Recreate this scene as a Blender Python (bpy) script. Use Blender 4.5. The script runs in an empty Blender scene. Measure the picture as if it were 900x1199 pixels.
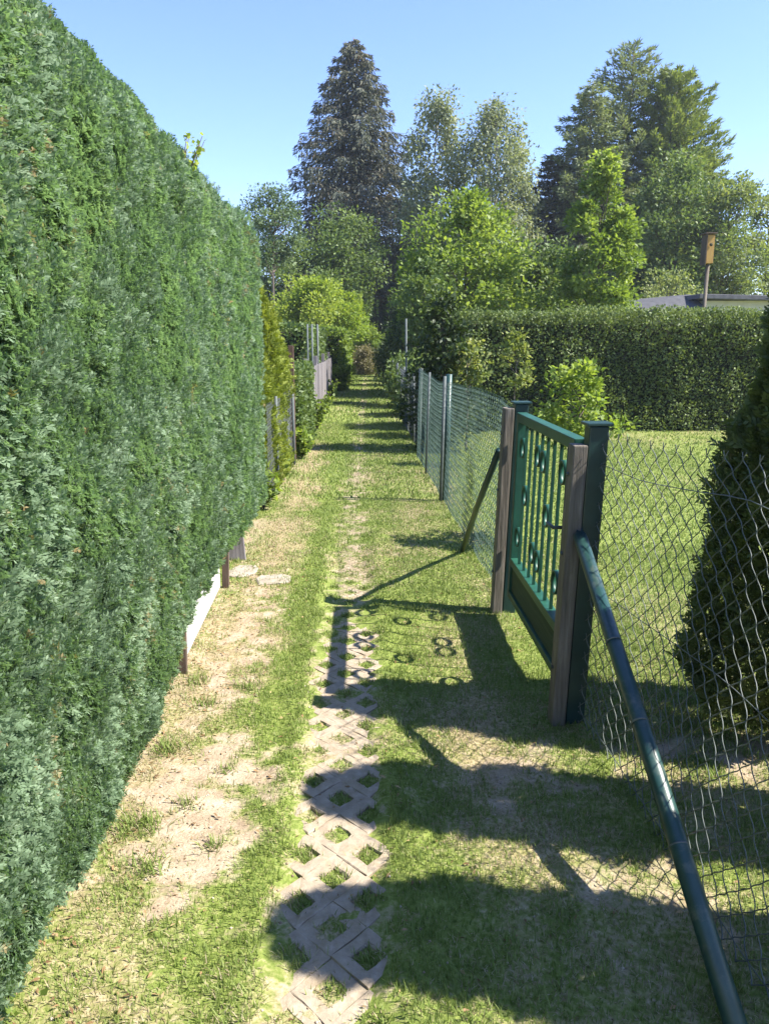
import bpy, math
import numpy as np
from mathutils import Vector

R = math.radians
C = bpy.context.scene.collection
SC = bpy.context.scene

# ------------------------------------------------------------------ camera
F, CX, CY, HOR, VX, EYE = 920.0, 450.0, 599.5, 400.0, 425.0, 1.6
PITCH = math.atan((CY - HOR) / F)
YAW = math.atan((CX - VX) / math.hypot(F, CY - HOR))
cam = bpy.data.cameras.new('camera')
cam.sensor_fit = 'HORIZONTAL'
cam.sensor_width = 36.0
cam.lens = 36.0 * F / 900.0
cam.clip_start, cam.clip_end = 0.05, 2000
camo = bpy.data.objects.new('camera', cam)
C.objects.link(camo)
camo.location = (0, 0, EYE)
camo.rotation_euler = (R(90) - PITCH, 0, -YAW)
SC.camera = camo

# ------------------------------------------------------------------ light
SUNV = Vector((1.09, -0.21, 1.25)).normalized()       # towards the sun
ELEV = math.asin(SUNV.z)
AZ = math.atan2(SUNV.x, SUNV.y)
w = bpy.data.worlds.new('World')
SC.world = w
w.use_nodes = True
nt = w.node_tree
bg = nt.nodes['Background']
sky = nt.nodes.new('ShaderNodeTexSky')
sky.sky_type = 'NISHITA'
sky.sun_disc = False
sky.sun_elevation = ELEV
sky.sun_rotation = AZ
sky.altitude = 300
sky.air_density = 1.0
sky.dust_density = 0.15
sky.ozone_density = 3.0
tint_ = nt.nodes.new('ShaderNodeMixRGB')
tint_.blend_type = 'MULTIPLY'
tint_.inputs[0].default_value = 1
tint_.inputs[2].default_value = (.93, .935, 1.2, 1)
nt.links.new(sky.outputs[0], tint_.inputs[1])
nt.links.new(tint_.outputs[0], bg.inputs[0])
bg.inputs[1].default_value = 0.082
sl = bpy.data.lights.new('sun', 'SUN')
sl.energy = 4.2
sl.angle = R(0.5)
sl.color = (1.0, 0.95, 0.86)
so = bpy.data.objects.new('sun', sl)
C.objects.link(so)
so.location = (20, -4, 30)
so.rotation_euler = SUNV.to_track_quat('Z', 'Y').to_euler()
vs = SC.view_settings
vs.view_transform = 'Standard'
vs.look = 'None'
vs.gamma = 1
vs.use_curve_mapping = False
vs.exposure = 1.85
cy = SC.cycles
cy.max_bounces = 7
cy.diffuse_bounces = 4
cy.glossy_bounces = 2
cy.transmission_bounces = 4
cy.transparent_max_bounces = 8
cy.caustics_reflective = False
cy.caustics_refractive = False

rng = np.random.default_rng(7)


# ------------------------------------------------------------------ helpers
def at(px, py, Y):
    """point at depth Y on the line of sight of a photo pixel (used once, to measure)"""
    fw = Vector((math.sin(YAW) * math.cos(PITCH), math.cos(YAW) * math.cos(PITCH), -math.sin(PITCH)))
    rt = Vector((math.cos(YAW), -math.sin(YAW), 0))
    up = rt.cross(fw)
    d = rt * ((px - CX) / F) + up * (-(py - CY) / F) + fw
    t = Y / d.y
    return Vector((0, 0, EYE)) + d * t


def tag(o, label=None, cat=None, group=None, kind=None):
    if label: o['label'] = label
    if cat: o['category'] = cat
    if group: o['group'] = group
    if kind: o['kind'] = kind
    return o


def empty(name, loc, label=None, cat=None, group=None, rz=0):
    o = bpy.data.objects.new(name, None)
    o.empty_display_size = 0.2
    C.objects.link(o)
    o.location = loc
    o.rotation_euler = (0, 0, rz)
    return tag(o, label, cat, group)


def vnoise(p, scale, seed=0):
    """smooth value noise of 2-D or 3-D points, 0..1"""
    q = np.asarray(p, dtype=np.float64) * scale
    i = np.floor(q).astype(np.int64)
    f = q - i
    f = f * f * (3 - 2 * f)
    D = q.shape[1]
    out = np.zeros(len(q))
    for c in range(2 ** D):
        wgt = np.ones(len(q))
        h = np.full(len(q), seed * 374761393 + 12345, dtype=np.int64)
        for k in range(D):
            b = (c >> k) & 1
            wgt = wgt * (f[:, k] if b else 1 - f[:, k])
            h = (h ^ ((i[:, k] + b) * (73856093, 19349663, 83492791)[k])) * 1274126177 & 0x7fffffff
            h = h ^ (h >> 13)
        h = (h * 1103515245 + 12345) & 0x7fffffff
        h ^= h >> 11
        out += wgt * ((h % 100003) / 100003.0)
    return out


def fbm(p, scale, seed=0, octv=3):
    s, a, t = 0, 1.0, 0
    for k in range(octv):
        s = s + a * vnoise(p, scale * 2 ** k, seed + k * 17)
        t += a
        a *= 0.5
    return s / t


def link(name, me, mat, parent=None, loc=None):
    o = bpy.data.objects.new(name, me)
    C.objects.link(o)
    if mat: me.materials.append(mat)
    if parent is not None:
        o.parent = parent
        if loc is None:
            # geometry is in world coordinates: bring it into the parent's space
            o.matrix_parent_inverse = WORLD_INV(parent)
    if loc is not None: o.location = loc
    return o


def WORLD_INV(p):
    from mathutils import Matrix
    m = Matrix.LocRotScale(p.location, p.rotation_euler, p.scale)
    if p.parent is not None:
        return (WORLD_INV(p.parent).inverted() @ p.matrix_parent_inverse @ m).inverted() if p.parent else m.inverted()
    return m.inverted()


def np_mesh(name, V, Fq, attrs=None, smooth=False):
    """V (n,3); Fq (m,k) faces of k corners; attrs: dict name->(n,) float"""
    me = bpy.data.meshes.new(name)
    V = np.ascontiguousarray(V, dtype=np.float32)
    Fq = np.ascontiguousarray(Fq, dtype=np.int32)
    m, k = Fq.shape
    me.vertices.add(len(V))
    me.vertices.foreach_set('co', V.ravel())
    me.loops.add(m * k)
    me.loops.foreach_set('vertex_index', Fq.ravel())
    me.polygons.add(m)
    me.polygons.foreach_set('loop_start', np.arange(0, m * k, k, dtype=np.int32))
    me.polygons.foreach_set('loop_total', np.full(m, k, dtype=np.int32))
    me.update(calc_edges=True)
    if smooth:
        me.polygons.foreach_set('use_smooth', np.ones(m, dtype=bool))
    for an, av in (attrs or {}).items():
        a = me.attributes.new(an, 'FLOAT', 'POINT')
        a.data.foreach_set('value', np.ascontiguousarray(av, dtype=np.float32))
    return me


class MB:
    """collects boxes, tubes and loose polygons; build() links them as ONE mesh object"""
    def __init__(self):
        self.v, self.f, self.s = [], [], []

    def add(self, vs_, fs_, smooth=False):
        b = len(self.v)
        self.v += [tuple(p) for p in vs_]
        self.f += [tuple(b + i for i in f) for f in fs_]
        self.s += [smooth] * len(fs_)
        return self

    def box(self, c, s, ax=None, bev=0.0):
        """box centred at c, size s, axes ax (3 unit vectors), edges chamfered by bev"""
        ax = ax or (Vector((1, 0, 0)), Vector((0, 1, 0)), Vector((0, 0, 1)))
        c = Vector(c)
        h = [d / 2 for d in s]
        if bev <= 0:
            P = [c + ax[0] * h[0] * a + ax[1] * h[1] * b + ax[2] * h[2] * d
                 for d in (-1, 1) for b in (-1, 1) for a in (-1, 1)]
            return self.add(P, [(0, 2, 3, 1), (4, 5, 7, 6), (0, 1, 5, 4), (2, 6, 7, 3), (0, 4, 6, 2), (1, 3, 7, 5)])
        import bmesh
        bm = bmesh.new()
        bmesh.ops.create_cube(bm, size=1.0)
        for v in bm.verts: v.co = Vector((v.co.x * s[0], v.co.y * s[1], v.co.z * s[2]))
        bmesh.ops.bevel(bm, geom=bm.edges[:], offset=bev, segments=2, affect='EDGES', profile=0.6)
        bm.verts.index_update()
        P = [c + ax[0] * v.co.x + ax[1] * v.co.y + ax[2] * v.co.z for v in bm.verts]
        self.add(P, [tuple(v.index for v in f.verts) for f in bm.faces])
        bm.free()
        return self

    def beam(self, a, b, wd, th, upv=(0, 0, 1), bev=0.0):
        """rectangular bar from a to b; th measured along upv, wd across"""
        a, b = Vector(a), Vector(b)
        z = (b - a)
        L = z.length
        z.normalize()
        u = Vector(upv)
        u = (u - z * u.dot(z)).normalized()
        s = z.cross(u)
        return self.box((a + b) / 2, (wd, th, L), (s, u, z), bev)

    def tube(self, pts, rad, n=8, caps=True, closed=False):
        pts = [Vector(p) for p in pts]
        rad = rad if hasattr(rad, '__len__') else [rad] * len(pts)
        P, Fs = [], []
        m = len(pts)
        prev = None
        for i, p in enumerate(pts):
            if closed:
                t = pts[(i + 1) % m] - pts[i - 1]
            else:
                t = pts[min(i + 1, m - 1)] - pts[max(i - 1, 0)]
            t.normalize()
            if prev is None:
                q = Vector((0, 0, 1)) if abs(t.z) < 0.9 else Vector((1, 0, 0))
            else:
                q = prev
            u = (q - t * q.dot(t)).normalized()
            prev = u
            s = t.cross(u)
            for k in range(n):
                a = 2 * math.pi * k / n
                P.append(p + (u * math.cos(a) + s * math.sin(a)) * rad[i])
        for i in range(m if closed else m - 1):
            j = (i + 1) % m
            for k in range(n):
                l = (k + 1) % n
                Fs.append((i * n + k, i * n + l, j * n + l, j * n + k))
        if caps and not closed:
            Fs.append(tuple(range(n))[::-1])
            Fs.append(tuple((m - 1) * n + k for k in range(n)))
        return self.add(P, Fs, True)

    def build(self, name, mat, parent=None):
        me = bpy.data.meshes.new(name)
        me.from_pydata(self.v, [], self.f)
        me.update()
        me.polygons.foreach_set('use_smooth', np.array(self.s, dtype=bool))
        return link(name, me, mat, parent)


# ------------------------------------------------------------------ materials
def newmat(name):
    m = bpy.data.materials.new(name)
    m.use_nodes = True
    t = m.node_tree
    return m, t, t.nodes, t.links, t.nodes['Principled BSDF']


def ramp(nodes, stops):
    r = nodes.new('ShaderNodeValToRGB')
    e = r.color_ramp.elements
    e[0].position, e[0].color = stops[0][0], (*stops[0][1], 1)
    e[1].position, e[1].color = stops[-1][0], (*stops[-1][1], 1)
    for p, c in stops[1:-1]:
        k = e.new(p)
        k.color = (*c, 1)
    return r


def leaf_mat(name, stops, trans=0.3, rough=0.55, spec=0.3, tcol=None):
    """leaf colour from the per-leaf 'tint' (kind of leaf: young, old), part translucent"""
    m, t, n, l, b = newmat(name)
    a = n.new('ShaderNodeAttribute')
    a.attribute_name = 'tint'
    r = ramp(n, stops)
    l.new(a.outputs['Fac'], r.inputs[0])
    l.new(r.outputs[0], b.inputs['Base Color'])
    b.inputs['Roughness'].default_value = rough
    b.inputs['Specular IOR Level'].default_value = spec
    tr = n.new('ShaderNodeBsdfTranslucent')
    mu = n.new('ShaderNodeMixRGB')
    mu.blend_type = 'MULTIPLY'
    mu.inputs[0].default_value = 1
    mu.inputs[2].default_value = (*(tcol or (1.5, 1.5, 0.7)), 1)
    l.new(r.outputs[0], mu.inputs[1])
    l.new(mu.outputs[0], tr.inputs[0])
    mx = n.new('ShaderNodeMixShader')
    mx.inputs[0].default_value = trans
    l.new(b.outputs[0], mx.inputs[1])
    l.new(tr.outputs[0], mx.inputs[2])
    l.new(mx.outputs[0], n['Material Output'].inputs[0])
    return m


def noisy_mat(name, c1, c2, scale=8, rough=0.8, bump=0.3, stretch=(1, 1, 1), metal=0.0, c3=None, spec=0.4, detail=6):
    m, t, n, l, b = newmat(name)
    tc = n.new('ShaderNodeTexCoord')
    mp = n.new('ShaderNodeMapping')
    mp.inputs['Scale'].default_value = stretch
    l.new(tc.outputs['Object'], mp.inputs[0])
    nz = n.new('ShaderNodeTexNoise')
    nz.inputs['Scale'].default_value = scale
    nz.inputs['Detail'].default_value = detail
    nz.inputs['Roughness'].default_value = 0.65
    l.new(mp.outputs[0], nz.inputs['Vector'])
    st = [(0.3, c1), (0.7, c2)] if c3 is None else [(0.28, c1), (0.55, c2), (0.72, c3)]
    r = ramp(n, st)
    l.new(nz.outputs['Fac'], r.inputs[0])
    l.new(r.outputs[0], b.inputs['Base Color'])
    b.inputs['Roughness'].default_value = rough
    b.inputs['Metallic'].default_value = metal
    b.inputs['Specular IOR Level'].default_value = spec
    if bump:
        bp = n.new('ShaderNodeBump')
        bp.inputs['Strength'].default_value = bump
        bp.inputs['Distance'].default_value = 0.01
        l.new(nz.outputs['Fac'], bp.inputs['Height'])
        l.new(bp.outputs[0], b.inputs['Normal'])
    return m


M = {}
M['hedge'] = leaf_mat('cypress_foliage', [(0, (.09, .14, .078)), (.35, (.135, .20, .115)), (.7, (.19, .265, .16)), (.93, (.25, .32, .215)), (1, (.28, .22, .11))], .4, .65, .18, (1.2, 1.4, .7))
M['yellow_thuja'] = leaf_mat('yellow_thuja_foliage', [(0, (.09, .125, .018)), (.5, (.18, .225, .03)), (1, (.29, .32, .06))], .3)
M['dark_thuja'] = leaf_mat('dark_thuja_foliage', [(0, (.05, .065, .022)), (.6, (.09, .12, .035)), (.88, (.15, .185, .06)), (1, (.17, .11, .055))], .25)
M['privet'] = leaf_mat('privet_foliage', [(0, (.065, .095, .03)), (.6, (.135, .18, .06)), (1, (.235, .285, .10))], .28)
M['bright'] = leaf_mat('bright_green_foliage', [(0, (.08, .13, .025)), (.5, (.15, .215, .04)), (1, (.25, .315, .075))], .42)
M['young'] = leaf_mat('young_tree_foliage', [(0, (.10, .14, .035)), (.5, (.17, .21, .06)), (1, (.26, .27, .09))], .35)
M['robinia'] = leaf_mat('golden_tree_foliage', [(0, (.12, .19, .025)), (.5, (.20, .27, .04)), (1, (.29, .34, .07))], .4)
M['mid'] = leaf_mat('mid_green_foliage', [(0, (.052, .09, .026)), (.5, (.098, .148, .044)), (1, (.17, .225, .07))], .32)
M['airy'] = leaf_mat('pale_airy_foliage', [(0, (.10, .14, .045)), (.5, (.16, .20, .07)), (1, (.24, .27, .11))], .38)
M['birch'] = leaf_mat('birch_foliage', [(0, (.13, .16, .09)), (.5, (.19, .22, .125)), (1, (.27, .29, .18))], .35)
M['spruce'] = leaf_mat('spruce_needles', [(0, (.05, .064, .054)), (.5, (.082, .096, .074)), (.78, (.12, .115, .078)), (1, (.21, .135, .08))], .15, .75)
M['larch'] = leaf_mat('larch_needles', [(0, (.10, .13, .07)), (.5, (.155, .19, .095)), (1, (.21, .24, .12))], .33)
M['olive'] = leaf_mat('olive_conifer_needles', [(0, (.10, .135, .035)), (.5, (.16, .205, .055)), (1, (.23, .27, .08))], .33)
M['bluegreen'] = leaf_mat('bluish_willow_foliage', [(0, (.06, .10, .05)), (.5, (.10, .15, .075)), (1, (.15, .20, .10))], .3)
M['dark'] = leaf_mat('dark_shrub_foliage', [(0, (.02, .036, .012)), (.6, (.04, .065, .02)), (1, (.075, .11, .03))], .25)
M['brownish'] = leaf_mat('brownish_shrub_foliage', [(0, (.10, .10, .055)), (.5, (.16, .15, .085)), (1, (.23, .20, .12))], .3)
M['bark'] = noisy_mat('grey_brown_bark', (.07, .055, .042), (.17, .14, .11), 6, .9, .6, (1, 1, .25))
M['birch_bark'] = noisy_mat('birch_bark', (.10, .09, .08), (.5, .48, .44), 3, .8, .3, (1, 1, 1.5))
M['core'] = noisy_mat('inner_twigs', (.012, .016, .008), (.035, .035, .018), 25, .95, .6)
M['wood'] = noisy_mat('weathered_wood', (.07, .060, .048), (.165, .142, .115), 9, .85, .5, (6, 6, .45), c3=(.25, .222, .185))
M['wood_dark'] = noisy_mat('dark_wood', (.05, .034, .024), (.13, .09, .065), 9, .85, .5, (6, 6, .45))
M['wood_grey'] = noisy_mat('grey_weathered_wood', (.13, .115, .115), (.26, .235, .235), 7, .85, .4, (5, 5, .4))
M['green_paint'] = noisy_mat('green_metal_paint', (.008, .055, .034), (.016, .088, .054), 14, .45, .08, spec=.5)
M['board_green'] = noisy_mat('dark_green_stained_board', (.02, .04, .02), (.05, .075, .04), 9, .8, .4, (1, .3, 6))
M['green_dark'] = noisy_mat('dark_green_coated_metal', (.008, .028, .026), (.016, .048, .043), 10, .35, .08, spec=.5)
M['green_pipe'] = noisy_mat('green_coated_pipe', (.010, .040, .036), (.024, .064, .056), 16, .38, .06, spec=.5)
M['wire'] = noisy_mat('coated_fence_wire', (.045, .062, .055), (.15, .165, .155), 9, .5, 0, spec=.5)
M['wire_green'] = noisy_mat('green_fence_wire', (.03, .07, .055), (.075, .125, .105), 9, .6, 0, spec=.35)
M['galv'] = noisy_mat('galvanised_metal', (.055, .07, .066), (.115, .13, .128), 12, .7, .05, metal=.0, spec=.3)
M['white_board'] = noisy_mat('white_fibre_board', (.48, .47, .44), (.62, .61, .585), 7, .7, .15)
M['stone'] = noisy_mat('pale_stone', (.24, .20, .155), (.38, .33, .27), 14, .9, .5)
M['paver'] = noisy_mat('worn_concrete_paver', (.24, .19, .135), (.32, .26, .19), 26, .95, .6, c3=(.38, .32, .245), detail=9)
# dirt and moss on the pavers
def dirty(mat, col, sc=11, lo=.5, hi=.68):
    nt_ = mat.node_tree
    bs = nt_.nodes['Principled BSDF']
    src = bs.inputs['Base Color'].links[0].from_socket
    tc_ = nt_.nodes.new('ShaderNodeTexCoord')
    k = nt_.nodes.new('ShaderNodeTexNoise')
    k.inputs['Scale'].default_value = sc
    k.inputs['Detail'].default_value = 8
    k.inputs['Roughness'].default_value = .7
    nt_.links.new(tc_.outputs['Object'], k.inputs['Vector'])
    mr_ = nt_.nodes.new('ShaderNodeMapRange')
    mr_.inputs['From Min'].default_value, mr_.inputs['From Max'].default_value = lo, hi
    nt_.links.new(k.outputs['Fac'], mr_.inputs['Value'])
    mm = nt_.nodes.new('ShaderNodeMixRGB')
    nt_.links.new(mr_.outputs[0], mm.inputs[0])
    nt_.links.new(src, mm.inputs[1])
    mm.inputs[2].default_value = (*col, 1)
    nt_.links.new(mm.outputs[0], bs.inputs['Base Color'])
dirty(M['paver'], (.26, .20, .125))
dirty(M['stone'], (.20, .17, .10), 9, .5, .7)
dirty(M['white_board'], (.42, .38, .30), 6, .52, .75)
dirty(M['green_pipe'], (.10, .115, .09), 14, .52, .72)
dirty(M['wood'], (.12, .12, .07), 6, .55, .75)
M['render'] = noisy_mat('cream_wall_render', (.46, .43, .36), (.56, .53, .45), 3, .9, .1)
M['roofing'] = noisy_mat('dark_bitumen_roof', (.065, .062, .07), (.13, .125, .135), 5, .85, .2)
M['roofgrey'] = noisy_mat('grey_corrugated_roof', (.04, .04, .044), (.075, .075, .08), 4, .8, .2)
M['glass'] = noisy_mat('window_glass', (.02, .025, .03), (.04, .045, .05), 3, .08, 0, spec=.8)
M['orange_wood'] = noisy_mat('orange_stained_wood', (.30, .16, .035), (.42, .25, .06), 8, .6, .2, (4, 4, .5))
M['rust'] = noisy_mat('rusty_brown_metal', (.055, .03, .02), (.12, .07, .048), 10, .85, .2)


# ------------------------------------------------------------------ foliage builders
def unit(v):
    return v / np.maximum(np.linalg.norm(v, axis=1, keepdims=True), 1e-9)


def kites(P, D, N, L, W, bend=0.12):
    """leaf-shaped quads: base P, axis D, face normal N, length L, width W -> V, F"""
    D = unit(D)
    S = unit(np.cross(D, N))
    U = np.cross(S, D)
    L = np.asarray(L)[:, None]
    W = np.asarray(W)[:, None]
    v = np.stack([P, P + D * L * .45 + S * W * .5 + U * L * bend * .5,
                  P + D * L - U * L * bend, P + D * L * .45 - S * W * .5 + U * L * bend * .5], 1)
    n = len(P)
    f = np.arange(4 * n).reshape(n, 4)
    return v.reshape(-1, 3), f


def leafmesh(name, P, D, N, L, W, tint, mat, parent, extra=None):
    V, Fq = kites(P, D, N, L, W)
    t = np.repeat(np.clip(tint, 0, 1), 4)
    return link(name, np_mesh(name, V, Fq, {'tint': t}), mat, parent)


def rnd_dirs(n):
    return unit(rng.normal(size=(n, 3)))


# one frond of a cypress: midrib and side sprays
def frond_template():
    q = []
    def kite(bx, by, ang, L, W):
        c, s = math.cos(ang), math.sin(ang)
        for (a, b) in ((0, 0), (.5, .5), (1, 0), (.5, -.5)):
            x, y = a * L, b * W
            q.append((bx + c * x - s * y, by + s * x + c * y, 0.10 * ((bx + c * x) ** 2) * -1 + 0.03 * b))
    r_ = np.random.default_rng(3)
    kite(0, 0, 0, 1.0, .06)
    for i, x in enumerate((.05, .26, .46, .66)):
        l = .52 * (1 - abs(x - .25) * .9)
        for s in (1, -1):
            k0 = len(q)
            kite(x + (.07 if s < 0 else 0), 0, s * R(46 - 16 * x) * (.7 + .6 * r_.random()), l * (.75 + .5 * r_.random()), .15)
            dz = (r_.random() - .5) * .55
            for k in (1, 2, 3):
                q[k0 + k] = (q[k0 + k][0], q[k0 + k][1], q[k0 + k][2] + dz * (.5 if k != 2 else 1) * l * 1.2)
    return np.array(q)


FROND = frond_template()


def fronds(name, P, D, N, S, tint, mat, parent):
    D = unit(D)
    B = unit(np.cross(N, D))
    U = np.cross(D, B)
    T = FROND
    V = (P[:, None, :] + S[:, None, None] * (T[None, :, 0, None] * D[:, None, :] + T[None, :, 1, None] * B[:, None, :] + T[None, :, 2, None] * U[:, None, :]))
    n = len(P)
    V = V.reshape(-1, 3)
    Fq = np.arange(len(V)).reshape(-1, 4)
    t = (np.clip(tint, 0, 1)[:, None] + (T[None, :, 0] - .4) * .22 * (tint[:, None] < .96)).ravel()
    return link(name, np_mesh(name, V, Fq, {'tint': np.clip(t, 0, 1)}), mat, parent)


def trunk(mb, x, y, z0, z1, r0, r1, wob=0.03, n=8, seg=7, lean=(0, 0)):
    pts, rad = [], []
    for i in range(seg):
        k = i / (seg - 1)
        pts.append((x + rng.normal() * wob * (k > 0) + lean[0] * k, y + rng.normal() * wob * (k > 0) + lean[1] * k, z0 + (z1 - z0) * k))
        rad.append(r0 + (r1 - r0) * k ** .8)
    rad[0] *= 1.25
    mb.tube(pts, rad, n)
    return pts


def crown_tree(name, label, cat, x, y, h, r, base, prof, nclump, nleaf, lsize, mat, bark='bark', tr=None,
               group=None, clump=.3, droop=0.0, up=0.25, trunk_top=.85, hole=.38, zs=1.0, lean=(0, 0), tint_off=0.0):
    """broad-leaved tree: trunk, limbs to the clumps, clumps of many small leaves with gaps"""
    root = empty(name, (x, y, 0), label, cat, group)
    tr = tr or h * .018
    tm = MB()
    trunk(tm, x, y, -0.05, h * trunk_top, tr, tr * .25, wob=h * .008, lean=lean)
    # clump centres inside the envelope prof(t) -> radius fraction
    cs = []
    k = 0
    while len(cs) < nclump and k < nclump * 60:
        k += 1
        t = rng.random()
        rr = prof(t)
        if rng.random() > (rr * .8 + .2): continue
        a = rng.random() * 2 * math.pi
        q = (1 - rng.random() ** 1.8 * .75) * rr * r
        wob = 0.8 + .4 * vnoise(np.array([[a * 1.3 + x, t * 5 + y]]), 1.0, 3)[0]
        c = np.array([x + math.cos(a) * q * wob + lean[0] * t, y + math.sin(a) * q * wob + lean[1] * t, base + t * (h - base)])
        if vnoise(c[None, :], 1.6 / max(r, .3), 11)[0] < hole: continue
        cs.append(c)
    cs = np.array(cs)
    lm = MB()
    for c in cs[::max(1, len(cs) // 34)]:
        tz = max(base * .75, c[2] - (0.35 + .5 * rng.random()) * r)
        kk = tz / (h * trunk_top)
        p0 = Vector((x + lean[0] * kk, y + lean[1] * kk, tz))
        p2 = Vector(c)
        p1 = (p0 + p2) / 2 + Vector((0, 0, -.06 * r))
        lm.tube([p0, p1, p2], [tr * .38, tr * .22, tr * .06], 5, False)
    tm.build('trunk', M[bark], root)
    if lm.v: lm.build('limbs', M[bark], root)
    if y > 30:
        nleaf, lsize = int(nleaf * 2.2), lsize * .68
    elif y > 15:
        nleaf, lsize = int(nleaf * 1.7), lsize * .75
    per = max(1, nleaf // max(1, len(cs)))
    n = per * len(cs)
    cr = clump * r * (0.6 + .8 * rng.random(len(cs)))
    o = np.clip(rng.normal(size=(n, 3)) * .5, -.85, .85)
    o[:, 2] *= .75 * zs
    P = np.repeat(cs, per, 0) + o * np.repeat(cr, per)[:, None]
    P[:, 2] = np.maximum(P[:, 2], .03)
    D = unit(o + rng.normal(size=(n, 3)) * .5 + np.array([0, 0, up - droop]))
    N = unit(rng.normal(size=(n, 3)) * .8 + np.array([0, 0, 1.0]))
    L = lsize * (0.6 + .8 * rng.random(n))
    tint = np.repeat(rng.random(len(cs)) * .6, per) + rng.random(n) * .45 + tint_off
    leafmesh('crown', P, D, N, L, L * .62, tint, M[mat], root)
    return root


def box_hedge(name, label, x0, x1, y0, y1, h, nleaf, lsize, mat, faces='WSET', bump=.08, group=None, top_round=.12, cat='hedge', tops=.35):
    """clipped hedge: leaves over the visible faces, dark twigs inside"""
    root = empty(name, ((x0 + x1) / 2, (y0 + y1) / 2, 0), label, cat, group)
    ins = max(.06, bump * 1.2)
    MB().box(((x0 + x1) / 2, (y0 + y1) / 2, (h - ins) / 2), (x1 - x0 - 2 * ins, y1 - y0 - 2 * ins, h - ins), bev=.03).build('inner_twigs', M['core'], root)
    areas = {'W': (y1 - y0) * h, 'E': (y1 - y0) * h, 'S': (x1 - x0) * h, 'N': (x1 - x0) * h, 'T': (x1 - x0) * (y1 - y0)}
    tot = sum(areas[k] for k in faces)
    Ps, Ns = [], []
    for k in faces:
        n = int(nleaf * areas[k] / tot)
        u, v = rng.random(n), rng.random(n)
        if k in 'WE':
            P = np.stack([np.full(n, x0 if k == 'W' else x1), y0 + u * (y1 - y0), v * h], 1)
            Nn = np.tile([-1. if k == 'W' else 1., 0, 0], (n, 1))
        elif k in 'SN':
            P = np.stack([x0 + u * (x1 - x0), np.full(n, y0 if k == 'S' else y1), v * h], 1)
            Nn = np.tile([0, -1. if k == 'S' else 1., 0], (n, 1))
        else:
            P = np.stack([x0 + u * (x1 - x0), y0 + v * (y1 - y0), np.full(n, h)], 1)
            Nn = np.tile([0, 0, 1.], (n, 1))
        Ps.append(P)
        Ns.append(Nn)
    P, Nn = np.concatenate(Ps), np.concatenate(Ns)
    n = len(P)
    d = (fbm(P, 1.6, 5) - .5) * 2 * bump + (fbm(P, 7, 9, 2) - .5) * bump - np.abs(rng.normal(size=n)) * bump * .8
    # rounded upper edges
    edge = np.clip((P[:, 2] - (h - top_round)) / top_round, 0, 1)
    side = np.abs(Nn[:, 2]) < .5
    d = d - side * edge ** 2 * top_round * .6
    P = P + Nn * d[:, None]
    P[:, 2] = np.clip(P[:, 2], .01, None)
    D = unit(Nn * .7 + rng.normal(size=(n, 3)) * .7 + np.array([0, 0, .35]))
    N = unit(Nn + rng.normal(size=(n, 3)) * .7)
    L = lsize * (.6 + .8 * rng.random(n))
    tint = fbm(P, 3.0, 21, 2) * .7 - .1 + rng.random(n) * .5
    leafmesh('foliage', P, D, N, L, L * .6, tint, M[mat], root)
    return root


def column_conifer(name, label, x, y, h, prof, n, size, mat, group=None, cat='conifer', lean=(0, 0), use_fronds=True):
    """dense columnar conifer: fronds pointing up and outwards around a stem"""
    root = empty(name, (x, y, 0), label, cat, group)
    tm = MB()
    trunk(tm, x, y, -.05, h * .93, max(.02, h * .016), .006, .006, lean=lean)
    tm.build('trunk', M['bark'], root)
    t = rng.random(n) ** .9
    a = rng.random(n) * 2 * math.pi
    rr = np.array([prof(k) for k in t])
    lum = fbm(np.stack([np.cos(a) * 1.2 + x, np.sin(a) * 1.2 + y, t * h * 2.2], 1), 1.4, 4, 3)
    rr = rr * (.5 + .98 * lum) * (1 - np.abs(rng.normal(size=n)) * .16)
    P = np.stack([x + np.cos(a) * rr + lean[0] * t, y + np.sin(a) * rr + lean[1] * t, .04 + t * h], 1)
    out = np.stack([np.cos(a), np.sin(a), np.zeros(n)], 1)
    D = unit(out * .65 + np.array([0, 0, .8]) + rng.normal(size=(n, 3)) * .4)
    N = unit(out * .5 + rng.normal(size=(n, 3)) * .8)
    S = size * (.6 + .8 * rng.random(n))
    tint = lum * .5 + rng.random(n) * .5
    if use_fronds:
        fronds('foliage', P, D, N, S, tint, M[mat], root)
    else:
        leafmesh('foliage', P, D, N, S, S * .45, tint, M[mat], root)
    return root


# ------------------------------------------------------------------ GROUND: one sheet with worn, dry and mown areas
SX, SY = .100, .1075        # half diagonals of the paver lattice


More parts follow.
